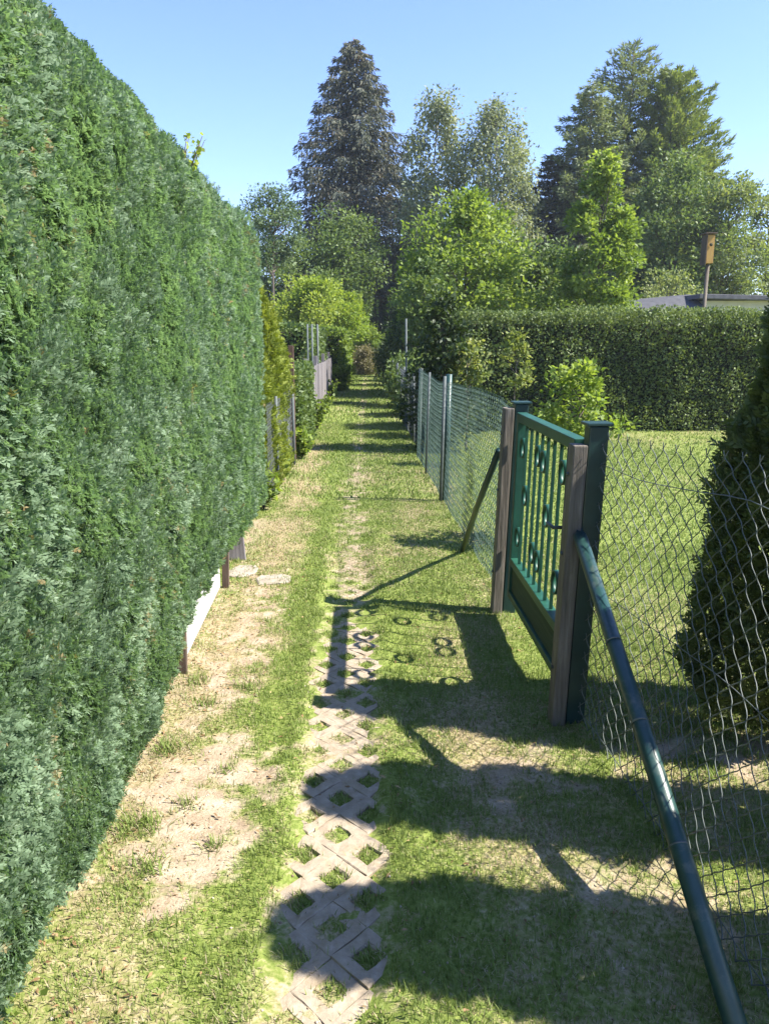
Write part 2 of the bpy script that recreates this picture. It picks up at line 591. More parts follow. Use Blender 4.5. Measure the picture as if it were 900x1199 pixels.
def masks(x, y):
    p = np.stack([x, y], 1)
    n1 = fbm(p, 2.2, 31, 4)
    n2 = fbm(p, 7.0, 57, 3)
    n3 = fbm(p, 18.0, 77, 2)
    path = (x < .9) & (x > -1.3)
    # bare sandy soil beside the hedge
    e = ((x + .56) / .24) ** 2 + ((y - 2.5) / .52) ** 2
    bare = np.clip(1.2 - e + (n2 - .5) * 2.4 + (n3 - .5) * 1.8, 0, 1)
    e2 = ((x + .66) / .22) ** 2 + ((y - 4.1) / 1.6) ** 2
    bare = np.maximum(bare, np.clip(.75 - e2 + (n3 - .5) * 2.6 + (n2 - .5), 0, 1) * .8)
    e3 = ((x - .62) / .42) ** 2 + ((y - 2.62) / .30) ** 2
    bare = np.maximum(bare, np.clip(.8 - e3 + (n2 - .5) * 2.6 + (n3 - .5) * 1.6, 0, 1) * .7)
    e4 = ((x - .78) / .32) ** 2 + ((y - 1.95) / .30) ** 2
    bare = np.maximum(bare, np.clip(.6 - e4 + (n2 - .5) * 2.6 + (n3 - .5) * 1.6, 0, 1) * .65)
    e5 = ((x - 1.5) / .6) ** 2 + ((y - 2.75) / .35) ** 2
    bare = np.maximum(bare, np.clip(.75 - e5 + (n2 - .5) * 2.4, 0, 1) * .85)
    bare = np.maximum(bare, path * np.clip(1.1 - np.abs(x + .95) / .16, 0, 1) * np.clip((n2 - .2) * 2, 0, 1) * .8 * (y > 2) * (y < 12))
    # worn centre line of the path where pavers lie under thin grass
    cen = np.clip(1 - np.abs(x + .11 - .006 * np.maximum(y - 5, 0)) / .2, 0, 1) * (y > 1)
    fade = np.where(y < 5.6, .45, .42)
    bare = np.maximum(bare, np.clip(cen * fade * 1.4 + (n3 - .55) * 1.4 + (n2 - .5) * .8, 0, .85) * (cen > 0))
    hu, hv = (x + .094) / SX, (y - 2.33) / SY
    ha, hc = (hu + hv) / 2, (hu - hv) / 2
    inh = (np.maximum(np.abs(ha - np.round(ha)), np.abs(hc - np.round(hc))) < .26) & (np.abs(x + .094) < .22) & (y < 5.2) & (y > 1)
    bare = np.where(inh, bare * np.clip(1.6 * n1 - .35, .05, 1), bare)
    # straw-dry turf
    dry = .25 + (n1 - .5) * 1.1 + (n3 - .5) * .5
    dry = dry + .55 * np.clip(1 - np.abs(x + .72) / .34, 0, 1) * (y < 13) * path * np.clip((y - 1.5) / .9, .25, 1)
    dry = dry - .35 * np.clip(1 - np.abs(x + .36) / .13, 0, 1) * (y > 1.2)
    dry = dry - .10 * np.clip(1 - np.abs(x - .2) / .15, 0, 1) * (y < 5)
    dry = dry + .22 * np.clip(1 - np.abs(x - .5) / .35, 0, 1) * (y < 4.6)
    dry = dry + .02 * (y > 5) * path - .10 * (y > 9) * path
    lawn = np.clip((x - .95) / .3, 0, 1) * (y > 2.9)
    dry = dry * (1 - lawn) + lawn * (.16 + (n1 - .5) * .5 + (fbm(p, .45, 91, 2) - .5) * .7)
    return np.clip(bare, 0, 1), np.clip(dry, 0, 1), lawn


def gz(x, y):
    p = np.stack([x, y], 1)
    near = np.clip(1 - (y - 2) / 20, .2, 1)
    z = ((fbm(p, 1.3, 13, 3) - .5) * .05 + (fbm(p, 14, 15, 2) - .5) * .012) * near
    pv = np.clip(1.4 - np.abs(x + .10) / .17, 0, 1) * (y > .6) * (y < 6.2)
    z = z * (1 - pv * .9) - (.008 - .0035 * np.clip((y - 2.3) / 1.2, 0, 1)) * np.clip(pv * 1.5, 0, 1) + (fbm(p, 8, 19, 3) - .5) * .027 * pv
    d_ = np.abs(x + .094)
    z = z + (y > .6) * (y < 6.5) * np.clip(.018 - .016 * np.abs(d_ - .19) / .09 + (fbm(p, 9, 23, 2) - .5) * .03, 0, .02) * np.clip((d_ - .09) / .03, 0, 1) * (d_ < .32)
    return z


def axis(segs):
    out = []
    for a, b, s in segs:
        out.append(np.arange(a, b, s))
    return np.concatenate(out + [[segs[-1][1]]])


gx = axis([(-400, -40, 40), (-40, -8, 4), (-8, -1.4, .5), (-1.4, 1.8, .02), (1.8, 5, .10), (5, 16, .5), (16, 60, 4), (60, 420, 40)])
gy = axis([(-60, -4, 4), (-4, .8, .3), (.8, 5.5, .02), (5.5, 9, .05), (9, 16, .14), (16, 50, .6), (50, 120, 5), (120, 900, 60)])
GX, GY = np.meshgrid(gx, gy)
fx, fy = GX.ravel(), GY.ravel()
B_, D_, L_ = masks(fx, fy)
GV = np.stack([fx, fy, gz(fx, fy)], 1)
nx, ny = len(gx), len(gy)
ii = (np.arange(ny - 1)[:, None] * nx + np.arange(nx - 1)[None, :]).ravel()
GF = np.stack([ii, ii + 1, ii + nx + 1, ii + nx], 1)
m, t, n, l, b = newmat('turf_and_soil')
tc = n.new('ShaderNodeTexCoord')
def noise(scale, det=5, rough=.6):
    k = n.new('ShaderNodeTexNoise')
    k.inputs['Scale'].default_value = scale
    k.inputs['Detail'].default_value = det
    k.inputs['Roughness'].default_value = rough
    l.new(tc.outputs['Object'], k.inputs['Vector'])
    return k
def attr(nm):
    a = n.new('ShaderNodeAttribute')
    a.attribute_name = nm
    return a
def mix(f_, a_, b_):
    k = n.new('ShaderNodeMixRGB')
    for s, v in ((0, f_), (1, a_), (2, b_)):
        if hasattr(v, 'outputs') or hasattr(v, 'is_output'):
            l.new(v if hasattr(v, 'is_output') else v.outputs[0], k.inputs[s])
        else:
            k.inputs[s].default_value = v
    return k
nf, nm_, ng = noise(55, 6), noise(9, 6), noise(160, 3)
grs = ramp(n, [(.3, (.105, .14, .028)), (.5, (.165, .205, .048)), (.72, (.24, .26, .08))])
l.new(nf.outputs['Fac'], grs.inputs[0])
stw = ramp(n, [(.3, (.17, .135, .065)), (.5, (.29, .235, .125)), (.7, (.40, .335, .21))])
l.new(nf.outputs['Fac'], stw.inputs[0])
soil = ramp(n, [(.3, (.25, .19, .13)), (.52, (.36, .29, .21)), (.72, (.46, .385, .295))])
l.new(nm_.outputs['Fac'], soil.inputs[0])
soil2 = ramp(n, [(.35, (.75, .72, .68)), (.6, (1.06, 1.04, 1.0))])
l.new(ng.outputs['Fac'], soil2.inputs[0])
soilm = n.new('ShaderNodeMixRGB')
soilm.blend_type = 'MULTIPLY'
soilm.inputs[0].default_value = 1
l.new(soil.outputs[0], soilm.inputs[1])
l.new(soil2.outputs[0], soilm.inputs[2])
ad, ab = attr('dry'), attr('bare')
def thr(a, k, lo, hi):
    ma = n.new('ShaderNodeMath')
    ma.operation = 'ADD'
    l.new(a.outputs['Fac'], ma.inputs[0])
    sb = n.new('ShaderNodeMath')
    sb.operation = 'MULTIPLY_ADD'
    l.new(k.outputs['Fac'], sb.inputs[0])
    sb.inputs[1].default_value = 1.2
    sb.inputs[2].default_value = -.6
    l.new(sb.outputs[0], ma.inputs[1])
    mr = n.new('ShaderNodeMapRange')
    mr.inputs['From Min'].default_value = lo
    mr.inputs['From Max'].default_value = hi
    l.new(ma.outputs[0], mr.inputs['Value'])
    return mr
g1 = mix(thr(ad, nf, .2, .75), grs, stw)
g2 = mix(thr(ab, nf, .15, .85), g1, soilm)
l.new(g2.outputs[0], b.inputs['Base Color'])
b.inputs['Roughness'].default_value = .95
b.inputs['Specular IOR Level'].default_value = .1
bp = n.new('ShaderNodeBump')
bp.inputs['Strength'].default_value = .7
bp.inputs['Distance'].default_value = .012
l.new(nf.outputs['Fac'], bp.inputs['Height'])
l.new(bp.outputs[0], b.inputs['Normal'])
M['ground'] = m
go = link('ground', np_mesh('ground', GV, GF, {'bare': B_, 'dry': D_}, True), m)
tag(go, 'flat ground of patchy mown turf with sandy worn soil beside the hedge', kind='structure')

# ------------------------------------------------------------------ worn lattice pavers along the middle of the path
pm = MB()
for row in range(-8, 48):
    for col in range(-1, 2):
        if (row + col) % 2: continue
        cx = -.094 + col * SX + .004 * math.sin(row * .5)
        cyy = 2.33 + row * SY
        if cyy < .9: continue
        far = max(0, (cyy - 3.7) / 1.9)
        if rng.random() < far * .75: continue
        zt = .0 - .012 * far + rng.normal() * .002
        tx, ty = rng.normal() * .012, rng.normal() * .012
        ro = [(SX - .0008, 0), (0, SY - .0008), (-SX + .0008, 0), (0, -SY + .0008)]
        ri = [(.046, 0), (0, .050), (-.046, 0), (0, -.050)]
        P, Fs = [], []
        for ring, (pts, dz, k) in enumerate(((ro, -.05, 1.0), (ro, -.0025, 1.0), (ro, 0, .985 - .02 * rng.random()), (ri, 0, 1.10), (ri, -.006, 1.0), (ri, -.05, .95))):
            for j in range(4):
                for s_ in range(3):
                    a, bb = pts[j], pts[(j + 1) % 4]
                    u = s_ / 3
                    px_ = (a[0] * (1 - u) + bb[0] * u) * k + rng.normal() * .0022
                    py_ = (a[1] * (1 - u) + bb[1] * u) * k + rng.normal() * .0014
                    P.append((cx + px_, cyy + py_, zt + dz + px_ * tx + py_ * ty + (rng.normal() * .0012 if ring in (2, 3) else 0)))
        for ring in range(5):
            for j in range(12):
                q = (j + 1) % 12
                Fs.append((ring * 12 + j, ring * 12 + q, ring * 12 + 12 + q, ring * 12 + 12 + j))
        pm.add(P, Fs)
po = pm.build('paver_path', M['paver'])
tag(po, 'strip of worn concrete lattice pavers with grass growing through the diamond gaps', kind='structure')


# ------------------------------------------------------------------ GRASS
def on_paver(x, y):
    u = (x + .094) / SX
    v = (y - 2.33) / SY
    a, c = (u + v) / 2, (u - v) / 2          # lattice coordinates
    da = np.abs(a - np.round(a))
    dc = np.abs(c - np.round(c))
    hole = (np.maximum(da, dc) < .27)
    return (np.abs(x + .094) < .10 + .13 * fbm(np.stack([x, y], 1), 8, 43, 2)) & (y < 5.2) & ~hole


def blades(x, y, L, W, dryness, flat):
    n = len(x)
    a = rng.random(n) * 2 * math.pi
    tilt = np.clip(np.abs(rng.normal(size=n)) * .45 + flat, .05, 1.45)
    d = np.stack([np.cos(a) * np.sin(tilt), np.sin(a) * np.sin(tilt), np.cos(tilt)], 1)
    s = np.stack([-np.sin(a), np.cos(a), np.zeros(n)], 1)
    # turn the width so blades show their face in any direction
    b0 = np.stack([x, y, np.maximum(gz(x, y), -.012) - .003], 1)
    mid = b0 + d * (L * .55)[:, None]
    d2 = d.copy()
    d2[:, 2] -= .35
    d2 = unit(d2)
    tip = mid + d2 * (L * .5)[:, None]
    w2 = (W * .5)[:, None]
    V = np.stack([b0 - s * w2, b0 + s * w2, mid + s * w2 * .8, mid - s * w2 * .8, tip], 1).reshape(-1, 3)
    k = np.arange(n)[:, None] * 5
    Q = np.concatenate([k + np.array([[0, 1, 2, 3]])], 0)
    T = k + np.array([[3, 2, 4]])
    return V, Q, T


def grass(specs):
    X, Y, LL, WW, DD, FF, TT = [], [], [], [], [], [], []
    for (x0, x1, y0, y1, n, l0, wd) in specs:
        x = x0 + rng.random(n) * (x1 - x0)
        y = y0 + rng.random(n) * (y1 - y0)
        B, Dr, Lw = masks(x, y)
        p = np.stack([x, y], 1)
        tuft = fbm(p, 11, 41, 2)
        keep = rng.random(n) < np.clip((1 - B * 1.15) * (.35 + 1.1 * tuft), .05, 1)
        keep |= (np.abs(np.abs(x + .094) - .19) < .06) & (y < 5) & (rng.random(n) < .6)
        keep &= ~(on_paver(x, y) & (rng.random(n) > .03))
        x, y, Dr, tuft, Lw, B = x[keep], y[keep], Dr[keep], tuft[keep], Lw[keep], B[keep]
        m_ = len(x)
        isdry = rng.random(m_) < np.clip(Dr * 1.05, 0.05, .92)
        X.append(x); Y.append(y)
        LL.append(l0 * (.5 + .8 * rng.random(m_)) * (.65 + .8 * tuft) * (1 - .2 * isdry))
        WW.append(wd * (.7 + .6 * rng.random(m_)))
        DD.append(isdry.astype(float))
        FF.append(np.where(isdry, .35 + .6 * rng.random(m_), .1))
        TT.append(rng.random(m_) * .7 + (tuft - .5) * .6 + .15)
    for (tx, ty, tr2, tn2, tl) in TUFTS:
        X.append(tx + rng.normal(size=tn2) * tr2); Y.append(ty + rng.normal(size=tn2) * tr2)
        LL.append(tl * (.5 + .8 * rng.random(tn2))); WW.append(.0035 * (.7 + .6 * rng.random(tn2)))
        DD.append((rng.random(tn2) < .12).astype(float)); FF.append(np.full(tn2, .25)); TT.append(.2 + .6 * rng.random(tn2))
    x, y = np.concatenate(X), np.concatenate(Y)
    V, Q, T = blades(x, y, np.concatenate(LL), np.concatenate(WW), None, np.concatenate(FF))
    me = bpy.data.meshes.new('grass')
    nv, nq = len(V), len(Q)
    me.vertices.add(nv)
    me.vertices.foreach_set('co', V.astype(np.float32).ravel())
    me.loops.add(nq * 7)
    me.loops.foreach_set('vertex_index', np.concatenate([Q.ravel(), T.ravel()]).astype(np.int32))
    me.polygons.add(nq * 2)
    me.polygons.foreach_set('loop_start', np.concatenate([np.arange(nq) * 4, nq * 4 + np.arange(nq) * 3]).astype(np.int32))
    me.polygons.foreach_set('loop_total', np.concatenate([np.full(nq, 4), np.full(nq, 3)]).astype(np.int32))
    me.update(calc_edges=True)
    for nm2, av in (('tint', np.concatenate(TT)), ('dry', np.concatenate(DD))):
        a = me.attributes.new(nm2, 'FLOAT', 'POINT')
        a.data.foreach_set('value', np.repeat(np.clip(av, 0, 1), 5).astype(np.float32))
    return me


m, t, n, l, b = newmat('grass_blades')
a1, a2 = n.new('ShaderNodeAttribute'), n.new('ShaderNodeAttribute')
a1.attribute_name, a2.attribute_name = 'tint', 'dry'
r1 = ramp(n, [(0, (.10, .155, .025)), (.5, (.18, .245, .05)), (1, (.28, .33, .11))])
r2 = ramp(n, [(0, (.24, .18, .095)), (.5, (.37, .30, .175)), (1, (.49, .43, .29))])
l.new(a1.outputs['Fac'], r1.inputs[0])
l.new(a1.outputs['Fac'], r2.inputs[0])
mx = n.new('ShaderNodeMixRGB')
l.new(a2.outputs['Fac'], mx.inputs[0])
l.new(r1.outputs[0], mx.inputs[1])
l.new(r2.outputs[0], mx.inputs[2])
l.new(mx.outputs[0], b.inputs['Base Color'])
b.inputs['Roughness'].default_value = .6
b.inputs['Specular IOR Level'].default_value = .25
tr_ = n.new('ShaderNodeBsdfTranslucent')
l.new(mx.outputs[0], tr_.inputs[0])
ms = n.new('ShaderNodeMixShader')
ms.inputs[0].default_value = .38
l.new(b.outputs[0], ms.inputs[1])
l.new(tr_.outputs[0], ms.inputs[2])
l.new(ms.outputs[0], n['Material Output'].inputs[0])
M['grass'] = m
TUFTS = [(-.783, 2.886, .030, 160, .06), (-.756, 2.378, .035, 200, .055), (-.62, 2.50, .022, 80, .04), (-.53, 2.72, .02, 60, .035),
         (-.68, 2.15, .03, 140, .05), (-.50, 2.25, .02, 70, .04), (-.72, 3.3, .03, 120, .045), (-.55, 3.5, .035, 150, .04), (-.80, 3.55, .03, 110, .05)]
for k in range(36):
    hx = (-.194, -.094, .006)[k % 3]
    TUFTS.append((hx + rng.normal() * .008, 2.33 + SY * (2 * int(rng.integers(-4, 13)) + (1 if k % 3 != 1 else 0)) + SY * 0, .017, int(8 + 90 * rng.random() ** 2), .016 + .018 * rng.random()))
gme = grass([(-1.0, 1.5, 1.1, 2.6, 95000, .025, .0026),
             (-1.05, 1.6, 2.6, 4.6, 105000, .024, .0032),
             (-1.1, 1.0, 4.6, 8.0, 76000, .025, .0048),
             (-1.3, 1.0, 8.0, 16.0, 46000, .036, .010),
             (-1.6, 1.6, 16.0, 44.0, 30000, .05, .025),
             (1.0, 2.8, 2.6, 6.0, 60000, .030, .005),
             (1.0, 4.6, 6.0, 14.2, 70000, .032, .010),
             (4.6, 10.5, 6.0, 14.2, 40000, .034, .014)])
grs_o = link('grass', gme, m)
tag(grs_o, 'short mown grass and dry straw blades covering the path and the lawn', 'grass', kind='stuff')

# crumbs of soil, grit and dead leaf bits on the worn ground
nC = 26000
xc, yc = -1.05 + rng.random(nC) * 2.6, 1.2 + rng.random(nC) * 5.0
Bc, Dc, _ = masks(xc, yc)
kp = rng.random(nC) < np.clip(Bc * .55 + .05, 0, 1)
xc, yc = xc[kp], yc[kp]
nC = len(xc)
rc = .0016 + .0045 * rng.random(nC) ** 4
OC = np.array([(1, 0, 0), (-1, 0, 0), (0, 1, 0), (0, -1, 0), (0, 0, 1), (0, 0, -1)], float)
OF = np.array([(0, 2, 4), (2, 1, 4), (1, 3, 4), (3, 0, 4), (2, 0, 5), (1, 2, 5), (3, 1, 5), (0, 3, 5)])
VC = np.stack([xc, yc, gz(xc, yc) + rc * .3], 1)[:, None, :] + OC[None] * rc[:, None, None] * (.6 + .8 * rng.random((nC, 6, 1)))
FC = (np.arange(nC)[:, None, None] * 6 + OF[None]).reshape(-1, 3)
M['grit'] = leaf_mat('soil_crumbs', [(0, (.17, .125, .08)), (.5, (.34, .27, .19)), (1, (.5, .43, .34))], .0, .95, .1)
co = link('soil_crumbs', np_mesh('soil_crumbs', VC.reshape(-1, 3), FC, {'tint': np.repeat(rng.random(nC), 6)}), M['grit'])
tag(co, 'loose crumbs and grit lying on the bare sandy patches', 'grit', kind='stuff')
nD = 2600
xd, yd = -1.0 + rng.random(nD) * 2.4, 1.2 + rng.random(nD) * 5.0
xd = np.where(rng.random(nD) < .5, -.95 + np.abs(rng.normal(size=nD)) * .22, xd)
PD = np.stack([xd, yd, np.maximum(gz(xd, yd), -.01) + .004 + .008 * rng.random(nD)], 1)
DDr = rng.normal(size=(nD, 3)) * np.array([1, 1, .2])
M['litter'] = leaf_mat('dead_leaf_bits', [(0, (.12, .07, .035)), (.5, (.27, .17, .085)), (1, (.42, .31, .17))], .1, .9, .1)
LD = .008 + .022 * rng.random(nD) ** 2
do = leafmesh('leaf_litter', PD, DDr, rng.normal(size=(nD, 3)) * .35 + np.array([0, 0, 1.]), LD, LD * .35, rng.random(nD), M['litter'], None)
tag(do, 'bits of dead leaf and twig scattered along the path', 'litter', kind='stuff')

# ------------------------------------------------------------------ tall clipped cypress hedge on the left
hroot = empty('cypress_hedge', (-1.5, 3.4, 0), 'tall clipped blue green cypress hedge walling the whole left side of the path', 'hedge')
HY0, HY1, HH = -.6, 7.75, 2.56


def hface(y, z):
    """x of the clipped face at (y, z)"""
    base = -.885 - .010 * np.maximum(y - 3, 0) * 1.6
    p = np.stack([y, z], 1)
    bul = (fbm(p, .9, 61, 2) - .5) * .13 + (fbm(p, 3.2, 67, 2) - .5) * .08 + (fbm(p, 9.0, 69, 3) - .5) * .065
    tuck = -.30 * np.clip((y - 7.25) / .5, 0, 1) ** 2 - .10 * np.clip((z - 2.3) / .26, 0, 1) ** 2 + .015 * np.clip((.4 - z) / .4, 0, 1)
    return base + bul + tuck + .02


nH = 230000
u = rng.random(nH)
yy = np.where(rng.random(nH) < .5, 1.0 + u * 2.6, np.where(rng.random(nH) < .93, 1.0 + u * (HY1 - 1.0), HY0 + u * 1.6))
low = np.clip((yy - 3.15) / .5, 0, 1) * .20 + .02 - .1 * np.clip((yy - 6.4) / 1, 0, 1)
topz = HH + (fbm(np.stack([yy, yy * 0], 1), 2.3, 71, 3) - .5) * .14 + .03 * np.clip((yy - 2) / 5, 0, 1) - .30 * np.clip((yy - 7.2) / .55, 0, 1) ** 2
zz = low + rng.random(nH) * (topz - low)
depth = np.abs(rng.normal(size=nH)) * .035
xx = hface(yy, zz) - depth
P1_ = np.stack([xx, yy, zz], 1)
sw = np.stack([yy, zz], 1)
D1_ = np.stack([.55 + .3 * (fbm(sw, 6, 201, 2) - .5), 1.9 * (fbm(sw, 6, 203, 2) - .5) - .3, .65 + 1.6 * (fbm(sw, 5, 207, 2) - .5)], 1) + rng.normal(size=(nH, 3)) * .24
N1_ = np.tile([.75, -.1, .45], (nH, 1)) + rng.normal(size=(nH, 3)) * .55
# top of the hedge and the far end
nT = 12000
yt = HY0 + rng.random(nT) * (HY1 - HY0)
xt = -.95 - rng.random(nT) * .85
zt = HH + (fbm(np.stack([yt, yt * 0], 1), 2.3, 71, 3) - .5) * .14 + .03 * np.clip((yt - 2) / 5, 0, 1) - .30 * np.clip((yt - 7.2) / .55, 0, 1) ** 2 - np.abs(rng.normal(size=nT)) * .04
P2_ = np.stack([xt, yt, zt], 1)
D2_ = np.tile([.15, 0, 1.0], (nT, 1)) + rng.normal(size=(nT, 3)) * .35
N2_ = rng.normal(size=(nT, 3))
nE = 7000
ze = .05 + rng.random(nE) * 2.35
xe = -.95 - rng.random(nE) * .9
ye = HY1 - .12 - .25 * (rng.random(nE) ** 2) + (fbm(np.stack([xe, ze], 1), 3, 73, 2) - .5) * .15
P3_ = np.stack([xe, ye, ze], 1)
D3_ = np.tile([0, .7, .6], (nE, 1)) + rng.normal(size=(nE, 3)) * .4
N3_ = np.tile([0, .8, .3], (nE, 1)) + rng.normal(size=(nE, 3)) * .6
P_ = np.concatenate([P1_, P2_, P3_])
D_2 = np.concatenate([D1_, D2_, D3_])
N_2 = unit(np.concatenate([N1_, N2_, N3_]))
nn = len(P_)
S_ = (.026 + .026 * rng.random(nn)) * (1 + .45 * np.clip((P_[:, 1] - 3) / 3, 0, 1) + .9 * (P_[:, 1] < 1.0))
tn = (fbm(P_, 2.0, 81, 2) - .5) * .4 + (fbm(P_, 14, 83, 2) - .5) * .65 + .54 + (rng.random(nn) - .5) * .4
tn = np.where(rng.random(nn) < .0012, 1.0, np.minimum(tn, .93))
fronds('foliage', P_, D_2, N_2, S_, tn, M['hedge'], hroot)
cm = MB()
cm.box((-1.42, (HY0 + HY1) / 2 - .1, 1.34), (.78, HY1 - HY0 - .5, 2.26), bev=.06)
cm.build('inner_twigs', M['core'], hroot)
for k in range(9):
    sm = MB()
    trunk(sm, -1.25 + rng.normal() * .04, -.2 + k * .93, -.05, .5, .045, .035, .012)
    sm.build('trunk', M['bark'], hroot)

# climbing shoots sticking out of the top of the hedge
p = at(215, 175, 4.55)
vr = empty('climbing_plant', (p.x - .05, p.y, 2.3), 'pale yellow climbing shoots poking above the top of the tall cypress hedge', 'climbing plant')
vm = MB()
pts = []
for k in range(6):
    e = Vector((p.x + rng.normal() * .08, p.y + rng.normal() * .1, p.z + .0 + rng.random() * .08))
    s = Vector((p.x - .06, p.y, p.z - .35))
    vm.tube([s, (s + e) / 2 + Vector((0, 0, .03)), e], [.004, .003, .002], 5)
    pts += [s.lerp(e, .55 + .45 * q) for q in rng.random(16)]
vm.build('stem', M['young'] if False else M['bark'], vr)
PA = np.array([tuple(q) for q in pts]) + rng.normal(size=(len(pts), 3)) * .012
leafmesh('leaves', PA, rnd_dirs(len(PA)), rnd_dirs(len(PA)), np.full(len(PA), .032), np.full(len(PA), .024), .3 + rng.random(len(PA)) * .7, M['robinia'], vr)

# white skirting board and stubs at the foot of the hedge
br = empty('edging_board', (-.93, 4.35, 0), 'long white board standing on edge under the foot of the cypress hedge', 'board')
MB().beam((-.925, 3.70, .115), (-.965, 5.02, .115), .018, .21, bev=.003).build('panel', M['white_board'], br)
for (x, y, h, lab) in ((-.905, 3.66, .24, 'short dark wooden stake at the near end of the white board'),
                       (-.930, 5.06, .26, 'short dark wooden stake at the far end of the white board')):
    o = MB().beam((x, y, -.12), (x + .01, y, h), .045, .03, (0, 1, 0), .004).build('wooden_stake', M['wood_dark'])
    tag(o, lab, 'stake', 'stakes holding the white board')
o = MB().beam((-.955, 5.72, -.05), (-1.0, 5.78, .46), .14, .022, (0, 1, 0), .004).build('wooden_plank', M['wood_grey'])
tag(o, 'upright grey brown plank at the foot of the hedge beyond the white board', 'plank')


def slab(name, label, x, y, sx, sy, rz, z=.004):
    pts = []
    k = 11
    for i in range(k):
        a = 2 * math.pi * i / k
        rr = 1 / max(abs(math.cos(a)), abs(math.sin(a))) ** .75 * (1 + rng.normal() * .05)
        pts.append((math.cos(a) * rr * sx / 2, math.sin(a) * rr * sy / 2))
    c, s = math.cos(rz), math.sin(rz)
    P = []
    for dz, f_ in ((-.05, 1), (z - .006, 1), (z, .93), (z + .002, .5)):
        for (a, bb) in pts:
            P.append((x + (c * a - s * bb) * f_, y + (s * a + c * bb) * f_, dz + rng.normal() * .001))
    Fs = []
    for r_ in range(3):
        for i in range(k):
            j = (i + 1) % k
            Fs.append((r_ * k + i, r_ * k + j, r_ * k + k + j, r_ * k + k + i))
    Fs.append(tuple(3 * k + i for i in range(k)))
    o = MB().add(P, Fs).build(name, M['stone'])
    return tag(o, label, 'stone slab', 'flat stones in the turf')


slab('stone_slab', 'flat pale stone slab sunk in the dry turf away from the hedge', -.625, 5.21, .24, .22, .1)
slab('stone_slab', 'flat pale stone slab against the foot of the plank by the hedge', -.87, 5.42, .20, .30, -.2)


# ------------------------------------------------------------------ chain link
def chain_mesh(name, surf, s0, s1, h, pitch, rad, mat, parent, z0=.02, sides=3, sub=3, prong=True):
    """chain link: zigzag wires whose bends hook into the neighbour; surf(s, z) -> points (n,3)"""
    hw = pitch / 2
    hh = pitch / 2 * 1.02
    nk = int((h - z0) / hh)
    nw = int((s1 - s0) / hw)
    kk = np.linspace(0, nk, nk * sub + 1)
    allV, allF = [], []
    base = 0
    for i in range(nw):
        fr = np.abs(((kk + (i % 2)) % 2) - 1)                 # triangle wave 0..1
        fr = 1 - fr if False else fr
        fr = fr + .05 * np.sin(fr * math.pi * 2) * -1
        s = s0 + (i + fr) * hw + rng.normal() * .0006
        z = z0 + kk * hh
        off = .0035 * np.sin(kk * math.pi)                      # wires pass in front and behind
        if prong:
            s = np.append(s, s[-1] + hw * .25 * (1 if fr[-1] < .5 else -1))
            z = np.append(z, z[-1] + hh * .55)
            off = np.append(off, .004)
        Pm = surf(s, z)
        Pm[:, 0] += off
        T = np.gradient(Pm, axis=0)
        T = unit(T)
        A = unit(np.cross(T, np.tile([1., .05, 0.], (len(T), 1))))
        Bv = np.cross(T, A)
        m_ = len(Pm)
        ring = []
        for q in range(sides):
            an = 2 * math.pi * q / sides
            ring.append(Pm + rad * (A * math.cos(an) + Bv * math.sin(an)))
        V = np.stack(ring, 1).reshape(-1, 3)
        j = np.arange(m_ - 1)[:, None] * sides
        q = np.arange(sides)[None, :]
        q2 = (q + 1) % sides
        Fq = np.stack([j + q, j + q2, j + sides + q2, j + sides + q], 2).reshape(-1, 4) + base
        allV.append(V); allF.append(Fq)
        base += len(V)
    return link(name, np_mesh(name, np.concatenate(allV), np.concatenate(allF), None, True), mat, parent)


def lerp_tab(s, tab):
    tab = np.array(tab)
    return np.interp(s, tab[:, 0], tab[:, 1])


# ------------------------------------------------------------------ gate posts
def gate_post(label, y, xb, xt, h, hw_):
    root = empty('gate_post', (xb, y, 0), label, 'gate post', 'posts either side of the gate')
    MB().beam((xb + .045, y, -.2), (xt + .045, y, h - .012), .078, .078, (0, 1, 0), .006).build('post', M['green_dark'], root)
    MB().box((xt + .045, y, h - .004), (.105, .1, .014), bev=.004).build('cap', M['green_dark'], root)
    MB().beam((xb - .030, y - .012, -.2), (xt - .030, y - .012, hw_), .058, .085, (0, 1, 0), .006).build('wooden_batten', M['wood'], root)
    for z in (.25, .75, 1.08):
        bm_ = MB()
        k = z / h
        x = xb + (xt - xb) * k - .060
        bm_.tube([(x - .004, y - .01, z), (x + .004, y - .01, z)], .008, 8)
        bm_.build('bolt', M['galv'], root)
    return root


gate_post('near dark green gate post with cap and weathered brown batten, brace pipe leaning on it', 3.11, .845, .885, 1.285, 1.20)
gate_post('far dark green gate post with cap and weathered brown batten at the hinge side', 4.53, .820, .862, 1.262, 1.23)

# ------------------------------------------------------------------ gate
gr = empty('garden_gate', (.87, 3.82, 0), 'green gate of upright bars with small rings and a dark board along its foot', 'gate')
GY0, GY1 = 3.20, 4.44
gxx = lambda z: .868 + .026 * z / 1.2
def gp(y, z, dx=0): return Vector((gxx(z) + dx, y, z))
MB().beam(gp(GY0, 1.185), gp(GY1, 1.185), .055, .05, bev=.004).build('top_rail', M['green_paint'], gr)
MB().beam(gp(GY0, .345), gp(GY1, .345), .05, .045, bev=.004).build('middle_rail', M['green_paint'], gr)
MB().beam(gp(GY0, .145), gp(GY1, .145), .05, .04, bev=.004).build('bottom_rail', M['green_paint'], gr)
for y in (GY0 + .0225, GY1 - .0225):
    MB().beam(gp(y, .166), gp(y, 1.159), .05, .045, (0, 1, 0), .004).build('stile', M['green_paint'], gr)
MB().beam(gp(GY0 + .046, .2437), gp(GY1 - .046, .2437), .022, .152, bev=.002).build('foot_board', M['board_green'], gr)
nb = 8
